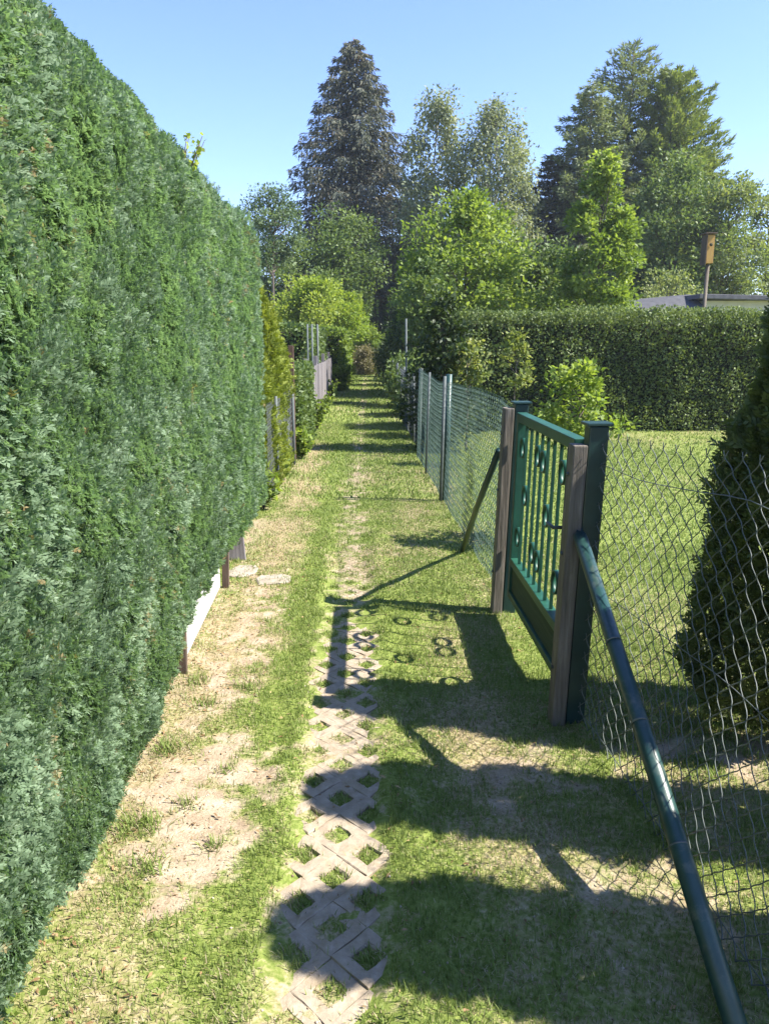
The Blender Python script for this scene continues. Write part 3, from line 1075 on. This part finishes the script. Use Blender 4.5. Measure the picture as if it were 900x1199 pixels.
ys = [GY0 + .045 + (GY1 - GY0 - .09) * (k + 1) / (nb + 1) for k in range(nb)]
for y in ys:
    MB().beam(gp(y, .369), gp(y, 1.159),   .016, .008, (0, 1, 0), .001).build('bar', M['green_paint'], gr)
gaps = [(GY0 + .045 + (GY1 - GY0 - .09) * (k + .5) / (nb + 1)) for k in range(nb + 1)]
RR = (GY1 - GY0 - .09) / (nb + 1) / 2 - .007
for z, idx in ((1.02, (1, 4, 5, 8)), (.765, (0, 3, 7)), (.51, (1, 4, 5, 8))):
    for k in idx:
        c = gp(gaps[k], z + (.01 if k % 2 else 0))
        m_ = MB()
        P, Fs = [], []
        for q in range(20):
            a = 2 * math.pi * q / 20
            for (rr, dx) in ((RR, -.012), (RR, .012), (RR - .009, .012), (RR - .009, -.012)):
                P.append((c.x + dx, c.y + math.cos(a) * rr, c.z + math.sin(a) * rr))
        for q in range(20):
            q2 = (q + 1) % 20
            for e in range(4):
                e2 = (e + 1) % 4
                Fs.append((q * 4 + e, q * 4 + e2, q2 * 4 + e2, q2 * 4 + e))
        m_.add(P, Fs, True)
        m_.build('ring', M['green_paint'], gr)
lm = MB()
lm.box(gp(GY0 + .02, .78, -.034), (.012, .05, .15), bev=.002)
lm.tube([gp(GY0 + .02, .83, -.04), gp(GY0 + .02, .83, -.085), gp(GY0 + .13, .825, -.085)], .008, 8)
lm.build('latch', M['galv'], gr)
for z in (.42, 1.05):
    MB().tube([gp(GY1 + .012, z - .045), gp(GY1 + .012, z + .045)], .011, 10).build('hinge', M['green_dark'], gr)

# ------------------------------------------------------------------ near chain link fence
nf_ = empty('chain_link_fence', (.95, 1.7, 0), 'loose sagging chain link fence in front of the gate with a thick green brace pipe', 'fence', 'chain link fences beside the path')
TB = [(0, .90), (.12, .93), (.8, .955), (1.6, .965), (2.8, .93)]
TT_ = [(0, .935), (.12, .965), (.5, 1.03), (.9, 1.10), (1.6, 1.16), (2.8, 1.10)]
TH = [(0, 1.24), (.5, 1.26), (.9, 1.28), (1.6, 1.26), (2.8, 1.25)]
def nsurf(s, z):
    hgt = lerp_tab(s, TH)
    k = np.clip(z / 1.25, 0, 1.1)
    xb, xt = lerp_tab(s, TB), lerp_tab(s, TT_)
    q = np.stack([s, z], 1)
    x = xb + (xt - xb) * k + .03 * np.sin(k * math.pi) * np.clip(s / .4, 0, 1) + (fbm(q, 2.2, 111, 2) - .5) * .05 * np.clip(s / .25, 0, 1)
    zo = z * hgt / 1.25 + (fbm(q, 3.0, 113, 2) - .5) * .03
    y = 3.10 - s + (fbm(q, 3.0, 117, 2) - .5) * .02
    return np.stack([x, y, zo], 1)
chain_mesh('wire_mesh', nsurf, 0, 2.7, 1.25, .078, .0019, M['wire'], nf_, .01, 4, 4)
tw = MB()
for z in (1.13, .62, .06):
    ss = np.linspace(-.02, 2.7, 24)
    pts = nsurf(ss, np.full(24, z))
    tw.tube([Vector(q) + Vector((-.004, 0, -.012 * math.sin(i / 23 * math.pi * 3) ** 2)) for i, q in enumerate(pts)], .0017, 5)
tw.build('tension_wire', M['wire'], nf_)
bt, bb_ = Vector((.862, 3.03, .84)), Vector((.868, 1.43, -.03))
MB().tube([bb_, bb_.lerp(bt, .5) + Vector((.004, 0, -.004)), bt], .0275, 16).build('brace', M['green_pipe'], nf_)
for k in (.30, .52, .70):
    cl = MB()
    c = bb_.lerp(bt, k)
    dr = (bt - bb_).normalized()
    cl.tube([c - dr * .0017, c + dr * .0017], .0290, 14)
    cl.build('tie_wire', M['wire'], nf_)
MB().beam((bt.x, bt.y - .01, bt.z - .02), (bt.x + .01, bt.y + .05, bt.z + .03), .03, .006, (0, 1, .4)).build('bracket', M['green_dark'], nf_)
MB().tube([(.98, .38, -.3), (1.10, .38, 1.3)], .024, 12).build('fence_post', M['green_pipe'], nf_)

# ------------------------------------------------------------------ far chain link fence
ff = empty('chain_link_fence', (.78, 7.8, 0), 'long green chain link fence running straight from the gate to the dark shrubs', 'fence', 'chain link fences beside the path')
FB = [(0, .865), (3.35, .80), (6.5, .75)]
FT = [(0, .90), (3.35, .835), (6.5, .785)]
def fsurf(s, z):
    k = np.clip(z / 1.25, 0, 1.1)
    xb, xt = lerp_tab(s, FB), lerp_tab(s, FT)
    q = np.stack([s, z], 1)
    x = xb + (xt - xb) * k + (fbm(q, 1.5, 121, 2) - .5) * .05
    zo = z * (1 + .03 * np.sin(s * 1.1)) + (fbm(q, 1.2, 123, 2) - .5) * .03
    return np.stack([x, 4.585 + s, zo], 1)
chain_mesh('wire_mesh', fsurf, 0, 6.5, 1.22, .060, .0019, M['wire_green'], ff, .01, 3, 2)
tw = MB()
for z in (1.20, .65, .06):
    ss = np.linspace(0, 6.5, 30)
    tw.tube([Vector(q) for q in fsurf(ss, np.full(30, z))], .002, 5)
tw.build('tension_wire', M['wire_green'], ff)
MB().tube([(.825, 7.88, -.2), (.852, 7.88, 1.285)], .031, 14).build('fence_post', M['green_pipe'], ff)
MB().tube([(.770, 7.80, -.2), (.80, 7.80, 1.27)], .016, 10).build('fence_post', M['galv'], ff)
MB().tube([(.775, 11.05, -.2), (.80, 11.05, 1.24)], .027, 12).build('fence_post', M['galv'], ff)
MB().tube([(.762, 9.6, -.2), (.80, 9.6, 1.24)], .014, 10).build('fence_post', M['galv'], ff)
MB().tube([(.80, 4.60, .97), (.775, 5.26, .49), (.765, 5.95, -.02)], .021, 12).build('brace', M['green_dark'], ff)

# ------------------------------------------------------------------ thujas along the near fence (they throw the shadows across the path)
PT = [(0, .20), (.1, .36), (.28, .30), (.45, .27), (.58, .25), (.66, .17), (.9, .16), (1, .04)]
pf = lambda t: float(np.interp(t, [a for a, _ in PT], [c for _, c in PT]))
column_conifer('thuja', 'dark thuja with bushy foot and narrow top standing behind the loose wire mesh', 1.75, 3.02, 2.0, pf, 12000, .07, 'dark_thuja', 'thujas planted along the near fence')
PT2 = [(0, .15), (.15, .19), (.5, .18), (.8, .17), (.93, .14), (1, .05)]
pf2 = lambda t: float(np.interp(t, [a for a, _ in PT2], [c for _, c in PT2]))
column_conifer('thuja', 'dark columnar thuja next nearer along the fence, its crown just outside the wire', 1.80, 2.23, 2.10, pf2, 5500, .09, 'dark_thuja', 'thujas planted along the near fence')
column_conifer('thuja', 'dark columnar thuja nearest the viewer, throwing the rounded shadow on the pavers', 1.72, 1.56, 2.08, pf2, 5500, .09, 'dark_thuja', 'thujas planted along the near fence')

# ------------------------------------------------------------------ lawn hedge and young trees
box_hedge('privet_hedge', 'long clipped green hedge closing the far side of the lawn', 1.45, 11.5, 14.2, 15.3, 2.12, 76000, .050, 'privet', 'SWT', .17)

wide = lambda t: float(np.interp(t, [0, .1, .35, .6, .85, 1], [.8, 1, 1, .8, .5, .2]))
spire = lambda t: float(np.interp(t, [0, .1, .3, .5, .7, .85, .94, 1], [.75, .95, .9, .72, .52, .36, .22, .06]))
ball = lambda t: math.sin(math.pi * min(1, max(0, t))) ** .6
egg = lambda t: float(np.interp(t, [0, .12, .35, .7, .9, 1], [.35, .8, 1, .75, .4, .08]))
cone = lambda t: float(np.interp(t, [0, .08, .3, .6, .85, 1], [.6, .95, 1, .62, .28, .05]))
YG = 'young trees on the lawn behind the fence'
crown_tree('young_tree', 'broad leafy young tree seen just above the green gate', 'tree', 1.66, 6.05, 1.45, .30, .74, egg, 34, 2100, .045, 'bright', tr=.012, group=YG, clump=.34, hole=.2, tint_off=.1)
crown_tree('young_tree', 'slim pale young tree rising behind the far gate post', 'tree', 1.93, 10.1, 1.72, .22, 1.0, egg, 18, 800, .055, 'young', tr=.014, group=YG, clump=.4, hole=.2)
crown_tree('young_tree', 'small round pale young tree on a thin stem behind the chain link fence', 'tree', 1.52, 11.6, 1.62, .28, 1.0, egg, 18, 800, .06, 'young', tr=.014, group=YG, clump=.4, hole=.2)

# ------------------------------------------------------------------ left side beyond the cypress hedge
col = lambda t: float(np.interp(t, [0, .1, .5, .8, 1], [.30, .37, .34, .24, .05]))
TG = 'yellow thujas past the cypress hedge'
column_conifer('yellow_thuja', 'low yellow green thuja right at the end of the cypress hedge', -1.26, 8.30, 1.66, col, 4200, .085, 'yellow_thuja', TG)
column_conifer('yellow_thuja', 'taller golden thuja in the middle of the row past the cypress hedge', -1.24, 9.05, 2.15, col, 4600, .085, 'yellow_thuja', TG)
column_conifer('yellow_thuja', 'golden thuja farthest along the row, next to the rusty post', -1.26, 9.75, 1.95, col, 4200, .085, 'yellow_thuja', TG)
lf = empty('chain_link_fence', (-.98, 9.0, 0), 'low grey chain link fence in front of the golden thujas', 'fence', 'chain link fences beside the path')
def lsurf(s, z):
    q = np.stack([s, z], 1)
    return np.stack([-.945 + (fbm(q, 2, 131, 2) - .5) * .03, 7.75 + s, z], 1)
chain_mesh('wire_mesh', lsurf, 0, 2.7, 1.0, .06, .0018, M['wire'], lf, .01, 3, 2)
for y in (8.35, 10.35):
    MB().tube([(-.92, y, -.2), (-.92, y, 1.04)], .016, 10).build('fence_post', M['galv'], lf)


def weed(label, x, y, h, r, n, mat='bright', ls=1.0):
    root = empty('weed', (x, y, 0), label, 'weed', 'leafy weeds at the foot of the fence')
    sm = MB()
    P = []
    for k in range(9):
        a = rng.random() * 6.28
        e = Vector((x + math.cos(a) * r * rng.random(), y + math.sin(a) * r * rng.random(), h * (.5 + .5 * rng.random())))
        s = Vector((x, y, 0))
        sm.tube([s, s.lerp(e, .5) + Vector((0, 0, .05)), e], [.006, .004, .002], 5)
        P += [s.lerp(e, .25 + .75 * q) for q in rng.random(n // 9)]
    sm.build('stem', M['bark'], root)
    P = np.array([tuple(q) for q in P]) + rng.normal(size=(len(P), 3)) * .03
    P[:, 2] = np.maximum(P[:, 2], .02)
    L = (.05 + .05 * rng.random(len(P))) * ls
    leafmesh('leaves', P, rnd_dirs(len(P)) + np.array([0, 0, .3]), rnd_dirs(len(P)) + np.array([.3, 0, .8]), L, L * .6, rng.random(len(P)), M[mat], root)


weed('bushy bright green weed beside the end of the cypress hedge', -.98, 7.55, .42, .2, 320)
weed('small bright weed at the foot of the cypress hedge, nearest the viewer', -.90, 1.62, .09, .07, 120, 'bright', .35)
weed('small pale weed at the foot of the grey fence post', -.96, 8.3, .30, .15, 220, 'young')
for (y, h, lab) in ((10.9, .5, 'leafy weed at the foot of the rusty post'), (14.6, .6, 'leafy weed at the near end of the slat fence'), (17.5, .5, 'leafy weed halfway along the slat fence'), (21.5, .65, 'leafy weed near the far end of the slat fence')):
    weed(lab, -.86, y, h, .22, 360, 'bright', 1.1)
weed('bright weed at the foot of the golden thujas', -.97, 9.0, .34, .16, 220)

o = MB().beam((-.965, 10.75, -.2), (-.965, 10.75, 1.55), .07, .07, (0, 1, 0), .006).build('rusty_post', M['rust'])
tag(o, 'tall rusty brown post between the golden thujas and the low green hedge', 'post')
box_hedge('low_hedge', 'low leafy green hedge behind the rusty post on the left', -1.6, -.88, 11.0, 14.0, 1.22, 11000, .06, 'mid', 'SET', .08)

sf = empty('slat_fence', (-.97, 18.5, 0), 'weathered grey violet slat fence beyond the low hedge', 'fence')
sm_ = MB()
y = 14.15
while y < 24:
    sm_.box((-.955 + rng.normal() * .004, y, .60 + rng.normal() * .012), (.016, .085, 1.06), bev=.002)
    y += .112
sm_.build('slats', M['wood_grey'], sf)
for z in (.3, .95):
    MB().beam((-.978, 14.1, z), (-.978, 24.0, z), .028, .06).build('rail', M['wood_grey'], sf)
for y in (14.3, 17.4, 20.6, 23.8):
    MB().beam((-1.035, y, -.2), (-1.035, y, 1.3), .08, .08, (0, 1, 0), .004).build('fence_post', M['wood_grey'], sf)

tl = empty('metal_trellis', (-1.05, 16.4, 0), 'pale blue grey metal ladder trellis standing above the slat fence', 'trellis')
for x in (-1.12, -1.03):
    MB().tube([(x, 16.3, -.1), (x, 16.3, 1.95)], .017, 8).build('upright', M['galv'], tl)
for k in range(7):
    MB().tube([(-1.12, 16.3, .45 + k * .24), (-1.03, 16.3, .45 + k * .24)], .009, 6).build('rung', M['galv'], tl)
o = MB().tube([(-.98 - .1, 19.0, -.1), (-1.07, 19.0, 2.0)], .024, 10).build('metal_pole', M['galv'])
tag(o, 'single pale metal pole behind the ladder trellis on the left', 'pole', 'thin metal poles beside the path')

box_hedge('mixed_hedge', 'dark green hedge behind the slat fence and ladder trellis', -2.4, -1.15, 17.2, 25.0, 1.95, 16000, .085, 'mid', 'SET', .12)
box_hedge('mixed_hedge', 'bright sunlit hedge farther along the left side of the path', -1.9, -.62, 26.0, 38.0, 1.98, 18000, .12, 'bright', 'SET', .15)
crown_tree('round_bush', 'yellow green round bush on the path edge before the bright hedge', 'bush', -.78, 26.2, 1.25, .42, .05, ball, 26, 1800, .09, 'robinia', tr=.02, clump=.4, hole=.1)
crown_tree('golden_tree', 'golden yellow rounded tree above the hedges at the left of the path', 'tree', -1.9, 34.0, 4.0, 1.75, 2.0, wide, 30, 8500, .17, 'robinia', tr=.10, clump=.36, hole=.2)
crown_tree('golden_tree', 'smaller golden tree beside the golden rounded one, nearer the path', 'tree', -1.0, 36.0, 3.5, 1.0, 1.9, wide, 20, 4500, .17, 'robinia', tr=.08, clump=.4, hole=.2)
crown_tree('round_bush', 'clipped round green bush at the far end of the path', 'bush', .30, 40.6, 2.3, .95, .1, ball, 60, 5000, .14, 'bright', tr=.04, clump=.35, hole=.05, tint_off=.2)
crown_tree('round_bush', 'low brownish bush in front of the clipped round bush at the path end', 'bush', .15, 39.4, 1.3, .85, .02, ball, 50, 4500, .12, 'brownish', tr=.03, clump=.4, hole=.05)

# ------------------------------------------------------------------ right side beyond the chain link fence
SG = 'dark shrubs along the right side of the path'
crown_tree('shrub', 'tall dark shrub at the end of the green chain link fence', 'shrub', 1.18, 11.75, 2.3, .52, .05, egg, 70, 5200, .075, 'dark', tr=.03, group=SG, clump=.36, hole=.05)
crown_tree('shrub', 'low dark shrub past the tall shrub where the thin white pole stands', 'shrub', 1.2, 13.4, 1.15, .5, .02, ball, 40, 3000, .075, 'dark', tr=.02, group=SG, clump=.4, hole=.05)
for (y, h, r, lab) in ((15.2, 1.0, .55, 'low dark shrub beyond the thin white pole'), (17.4, 1.1, .6, 'second low dark shrub beyond the thin white pole'),
                       (19.8, 1.3, .7, 'dark shrub halfway along the right side of the path'), (23.3, 2.5, .9, 'tall dark shrub under the bright green tree'),
                       (26.0, 2.9, 1.0, 'tallest dark shrub on the right, past the bright green tree'), (29.5, 2.3, .9, 'dark shrub near the far end on the right'),
                       (33.0, 1.7, .8, 'dark shrub second from the far end on the right'), (37.0, 1.7, .8, 'dark shrub at the far right end of the path')):
    crown_tree('shrub', lab, 'shrub', .84 + r * .66, y, h, r, .02, egg if h > 2 else ball, 60, 4200, .10, 'dark' if h > 1.5 else 'mid', tr=.03, group=SG, clump=.38, hole=.05)
o = MB().tube([(.82, 15.0, -.1), (.80, 15.0, 2.02)], .018, 10).build('metal_pole', M['galv'])
tag(o, 'thin pale pole standing among the dark shrubs on the right', 'pole', 'thin metal poles beside the path')
of = empty('wire_fence', (.86, 17.0, 0), 'old grey wire fence overgrown by dark shrubs beyond the green one', 'fence')
def osurf(s, z):
    return np.stack([.80 + .01 * np.sin(s), 11.2 + s, z], 1)
chain_mesh('wire_mesh', osurf, 0, 11, 1.05, .10, .0024, M['wire'], of, .02, 3, 2)
for y in (12.6, 15.6, 18.6, 21.6):
    MB().tube([(.80, y, -.2), (.80, y, 1.12)], .02, 8).build('fence_post', M['galv'], of)

BG = 'trees rising beyond the lawn hedge'
crown_tree('bright_tree', 'bright green spreading young tree above the left end of the lawn hedge', 'tree', 3.05, 24.3, 5.75, 2.05, 1.3, egg, 110, 11500, .17, 'bright', tr=.08, group=BG, clump=.3, hole=.3)
crown_tree('bright_tree', 'small bright green tree in front of the spreading one, close to the path', 'tree', 1.55, 20.6, 3.5, .62, 1.7, egg, 34, 3200, .13, 'mid', tr=.04, group=BG, clump=.4, hole=.2)
crown_tree('maple_tree', 'bright green cone shaped maple with pointed top behind the lawn hedge', 'tree', 6.55, 22.6, 6.5, 1.32, .5, spire, 130, 13000, .155, 'bright', tr=.07, group=BG, clump=.22, hole=.06)
crown_tree('leafy_tree', 'darker green leafy tree just left of the cone shaped maple', 'tree', 5.9, 26.0, 4.6, 1.5, .5, egg, 60, 6000, .18, 'mid', tr=.08, group=BG, clump=.34, hole=.2)
crown_tree('leafy_tree', 'mid green leafy tree low between the bright tree and the maple', 'tree', 4.7, 29.0, 4.4, 1.5, .5, egg, 60, 6000, .18, 'mid', tr=.08, group=BG, clump=.34, hole=.2)


# ------------------------------------------------------------------ tall conifers
def spruce(name, label, x, y, h, r, mat, n_br=170, tw=150, lsize=.26, droop=.25, group=None, upturn=0.0, base=2.0, gap=.25, shape=.85, gl=.9):
    root = empty(name, (x, y, 0), label, 'tree', group)
    tm = MB()
    trunk(tm, x, y, -.1, h, h * .016, .02, h * .002, 8, 9)
    tm.build('trunk', M['bark'], root)
    bm_ = MB()
    Ps, Ds = [], []
    for i in range(n_br):
        t = (i + rng.random()) / n_br
        z = base + (h - base) * t ** .92
        L = r * (1 - t) ** shape * (.72 + .45 * rng.random()) + .12
        if rng.random() < gap * .35 and t < .8: L *= .55
        a = i * 2.39996 + rng.normal() * .25
        d = Vector((math.cos(a), math.sin(a), 0))
        p0 = Vector((x, y, z))
        p1 = p0 + d * L * .5 + Vector((0, 0, L * (-droop * .6 + upturn * .5)))
        p2 = p0 + d * L + Vector((0, 0, L * (-droop * .8 + upturn)))
        bm_.tube([p0, p1, p2], [.05 * L / r + .015, .03 * L / r + .01, .006], 4, False)
        m_ = max(16, int(tw * 2.3 * L / r))
        k = rng.random(m_) ** .75
        q = np.array(p0)[None, :] * ((1 - k) ** 2)[:, None] + np.array(p1)[None, :] * (2 * k * (1 - k))[:, None] + np.array(p2)[None, :] * (k ** 2)[:, None]
        side = np.array([-d.y, d.x, 0])
        lat = rng.normal(size=m_) * .20 * L * (1.05 - k) * .9
        q = q + side[None, :] * lat[:, None]
        q[:, 2] -= np.abs(rng.normal(size=m_)) * .10 * L * .8
        dd = np.array(d)[None, :] * .55 + side[None, :] * np.sign(lat)[:, None] * .5 + np.array([0, 0, -gl * droop * 2.2 + upturn * 1.5]) + rng.normal(size=(m_, 3)) * .3
        Ps.append(q); Ds.append(dd)
    bm_.build('branches', M['bark'], root)
    P, D = np.concatenate(Ps), np.concatenate(Ds)
    n_ = len(P)
    Lf = lsize * .78 * (.6 + .8 * rng.random(n_))
    tint = fbm(P, .9, 141, 2) * .6 + rng.random(n_) * .5 - .05
    leafmesh('crown', P, D, rng.normal(size=(n_, 3)) + np.array([0, 0, .8]), Lf, Lf * (.24 if mat == 'spruce' else .22), tint, M[mat], root)
    return root


def treepos(px, py, Y):
    q = at(px, py, Y)
    return q.x, q.z


x, h = treepos(414, 44, 50)
spruce('spruce', 'tall blue grey spruce with sparse drooping branches, highest tree left of centre', x, 50, h, 6.3, 'spruce', 300, 190, .36, .32, base=2.2, shape=.62)
x, h = treepos(694, 96, 46)
spruce('spruce', 'dark conifer forming the left side of the tall group at right', x, 46, h, 3.6, 'larch', 170, 150, .36, .12, 'tall trees at right', .14, 2.5, .2, .5)
x, h = treepos(650, 182, 47)
spruce('spruce', 'lower dark conifer at the left foot of the tall group', x, 47, h, 2.8, 'spruce', 120, 130, .36, .12, 'tall trees at right', .14, 2.0, .2, .5)
x, h = treepos(742, 53, 48)
spruce('larch', 'tallest larch of the group at right, thin crown with sky showing through', x, 48, h, 4.6, 'larch', 150, 150, .36, .05, 'tall trees at right', .36, 5.0, .3, .52)
x, h = treepos(791, 86, 47)
spruce('larch', 'olive green larch right of the tallest one', x, 47, h, 4.0, 'olive', 190, 210, .36, .02, 'tall trees at right', .42, 3.0, .2, .42)
x, h = treepos(815, 180, 46)
spruce('larch', 'lower olive larch at the right edge of the tall group', x, 46, h, 2.6, 'olive', 120, 150, .36, .02, 'tall trees at right', .42, 3.0, .2, .45)

tallb = lambda t: float(np.interp(t, [0, .15, .45, .75, .93, 1], [.45, .8, 1, .72, .42, .12]))
x, h = treepos(512, 118, 46)
crown_tree('birch_tree', 'thin pale birch standing just right of the tall spruce', 'tree', x, 46, h, 2.1, 3.5, tallb, 120, 11500, .24, 'birch', 'birch_bark', .12, 'pale birches in the middle distance', .30, .7, 0, .95, .33, 1.7)
x, h = treepos(582, 128, 44)
crown_tree('birch_tree', 'thin pale birch with sparse drooping twigs, right one of the pair', 'tree', x, 44, h, 2.3, 3.5, tallb, 100, 8500, .23, 'birch', 'birch_bark', .12, 'pale birches in the middle distance', .28, .9, 0, .95, .36, 1.9)
x, h = treepos(612, 175, 45)
crown_tree('birch_tree', 'small wispy birch at the right of the pale pair', 'tree', x, 45, h, 1.2, 4, tallb, 34, 2600, .22, 'birch', 'birch_bark', .09, 'pale birches in the middle distance', .36, .9, 0, .95, .3, 1.9)
x, h = treepos(317, 222, 38)
crown_tree('willow_tree', 'bluish green tree showing beside the end of the cypress hedge', 'tree', x, 38, h, 1.35, 4.6, ball, 34, 3600, .17, 'bluegreen', tr=.10, clump=.36, hole=.15)
x, h = treepos(395, 245, 44)
crown_tree('leafy_tree', 'mid green leafy tree low in front of the tall spruce', 'tree', x, 44, h, 2.3, 2, ball, 70, 6500, .24, 'mid', tr=.14, clump=.3, hole=.2)
x, h = treepos(338, 280, 42)
crown_tree('leafy_tree', 'dark leafy tree under the bluish one at the left', 'tree', x, 42, h, 2.2, .5, ball, 60, 6000, .22, 'mid', tr=.12, clump=.32, hole=.15)
x, h = treepos(800, 185, 41)
crown_tree('leafy_tree', 'large green leafy tree below the olive larch at the right', 'tree', x, 41, h, 3.0, 1.5, egg, 110, 11000, .24, 'mid', tr=.18, clump=.27, hole=.25, tint_off=.12)
x, h = treepos(858, 205, 40)
crown_tree('leafy_tree', 'airy pale leafy tree at the right edge, sky showing through', 'tree', x, 40, h, 2.5, 2.2, egg, 75, 6500, .22, 'airy', tr=.12, clump=.27, hole=.33)
x, h = treepos(905, 235, 42)
crown_tree('leafy_tree', 'pale leafy tree cut off by the right edge of the picture', 'tree', x, 42, h, 2.0, 3.2, ball, 44, 3600, .22, 'airy', tr=.12, clump=.3, hole=.3)
x, h = treepos(783, 322, 36)
crown_tree('round_bush', 'light green bush above the low roof', 'bush', x, 36, h, 1.5, 1.0, ball, 50, 4200, .18, 'airy', tr=.08, clump=.36, hole=.1, tint_off=.1)
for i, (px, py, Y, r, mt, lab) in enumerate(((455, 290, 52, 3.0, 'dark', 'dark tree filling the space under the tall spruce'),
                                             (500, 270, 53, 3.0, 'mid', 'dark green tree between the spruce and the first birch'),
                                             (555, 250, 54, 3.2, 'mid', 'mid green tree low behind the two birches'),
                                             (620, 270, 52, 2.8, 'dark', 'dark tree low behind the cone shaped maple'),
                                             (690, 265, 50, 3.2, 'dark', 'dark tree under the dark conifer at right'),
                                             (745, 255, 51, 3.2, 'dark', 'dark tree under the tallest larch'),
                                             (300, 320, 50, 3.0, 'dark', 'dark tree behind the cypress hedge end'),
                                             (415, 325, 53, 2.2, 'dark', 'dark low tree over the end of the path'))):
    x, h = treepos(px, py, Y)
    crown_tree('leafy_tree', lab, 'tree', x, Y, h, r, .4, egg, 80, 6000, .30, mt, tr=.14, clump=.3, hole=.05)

# far wood closing the horizon
nW = 26000
xw = -70 + rng.random(nW) * 175
yw = 84 + rng.random(nW) * 14
hw2 = 4.5 + 3.2 * fbm(np.stack([xw, yw * 0], 1), .16, 151, 3)
Pw = np.stack([xw, yw, rng.random(nW) ** .8 * hw2], 1)
Lw_ = .7 + .6 * rng.random(nW)
wd_ = leafmesh('distant_wood', Pw, rnd_dirs(nW) + np.array([0, -.2, .3]), rnd_dirs(nW) + np.array([0, -.5, .7]), Lw_, Lw_ * .7, fbm(Pw, .3, 153, 2) * .6 + rng.random(nW) * .4, M['mid'], None)
tag(wd_, 'far belt of trees closing the horizon', 'wood', kind='stuff')

# ------------------------------------------------------------------ garden house behind the lawn hedge
hx0, hx1, hy0 = 12.75, 16.9, 30.0
hr = empty('garden_house', (14.8, 31.5, 0), 'low cream garden house with dark flat roof behind the lawn hedge', 'house')
MB().box(((hx0 + hx1) / 2, hy0 + 1.6, 1.55), (hx1 - hx0, 3.2, 3.1)).build('wall', M['render'], hr)
rf = MB()
rf.box(((hx0 + hx1) / 2 - .05, hy0 + 1.55, 3.19), (hx1 - hx0 + .7, 4.0, .17), (Vector((1, 0, -.02)).normalized(), Vector((0, 1, 0)), Vector((.02, 0, 1)).normalized()), .02)
rf.build('roof', M['roofing'], hr)
wm = MB()
wm.box((14.2, hy0 - .012, 1.7), (1.2, .05, 1.1))
wf = wm.build('window', M['wood_dark'], hr)
MB().box((14.2, hy0 - .044, 1.7), (1.06, .012, .96)).build('pane', M['glass'], wf)
sr = empty('shed', (11.2, 31.0, 0), 'shed with low grey pitched roof left of the cream garden house', 'shed')
MB().box((11.2, 31.3, 1.25), (2.5, 2.6, 2.5)).build('wall', M['wood_grey'], sr)
q = MB()
P = [(9.3, 29.6, 2.74), (12.66, 29.6, 2.84), (12.66, 31.2, 3.40), (9.3, 31.2, 3.10), (9.3, 32.9, 2.74), (12.66, 32.9, 2.84)]
P2 = [(a, b_, c - .09) for a, b_, c in P]
q.add(P + P2, [(0, 1, 2, 3), (3, 2, 5, 4), (6, 9, 8, 7), (9, 10, 11, 8), (0, 6, 7, 1), (4, 5, 11, 10), (1, 7, 8, 2), (2, 8, 11, 5), (0, 3, 9, 6), (3, 4, 10, 9)])
q.build('roof', M['roofgrey'], sr)

# bird house on a pole
c = at(829, 292, 24.0)
bh = empty('bird_house', (c.x, 24.0, 0), 'orange brown bird house on a tall grey pole in front of the garden house', 'bird house')
MB().tube([(c.x, 24.0, -.1), (c.x + .02, 24.0, c.z - .41)], .055, 10).build('pole', M['bark'], bh)
bx = MB()
bx.box((c.x, 24.0, c.z), (.21, .30, .80), bev=.01)
bxo = bx.build('box', M['orange_wood'], bh)
MB().beam((c.x - .135, 23.8, c.z), (c.x - .135, 24.2, c.z), .02, .88).build('side_board', M['wood_dark'], bh)
MB().beam((c.x - .02, 23.78, c.z + .445), (c.x - .02, 24.24, c.z + .445), .34, .035).build('roof', M['wood_dark'], bh)
MB().tube([(c.x, 23.835, c.z + .12), (c.x, 23.822, c.z + .12)], .045, 14).build('entrance_hole', M['core'], bh)

# ------------------------------------------------------------------ thin summer haze over the gardens
hz = MB().box((10, 70, 12.2), (260, 330, 27.6)).build('haze', None)
hm = bpy.data.materials.new('haze')
hm.use_nodes = True
hn = hm.node_tree.nodes
hn.remove(hn['Principled BSDF'])
pv_ = hn.new('ShaderNodeVolumePrincipled')
pv_.inputs['Color'].default_value = (.80, .90, 1.0, 1)
pv_.inputs['Density'].default_value = .0005
pv_.inputs['Anisotropy'].default_value = .2
hm.node_tree.links.new(pv_.outputs[0], hn['Material Output'].inputs['Volume'])
hz.data.materials.append(hm)
tag(hz, 'thin pale air over the gardens', 'haze', kind='stuff')
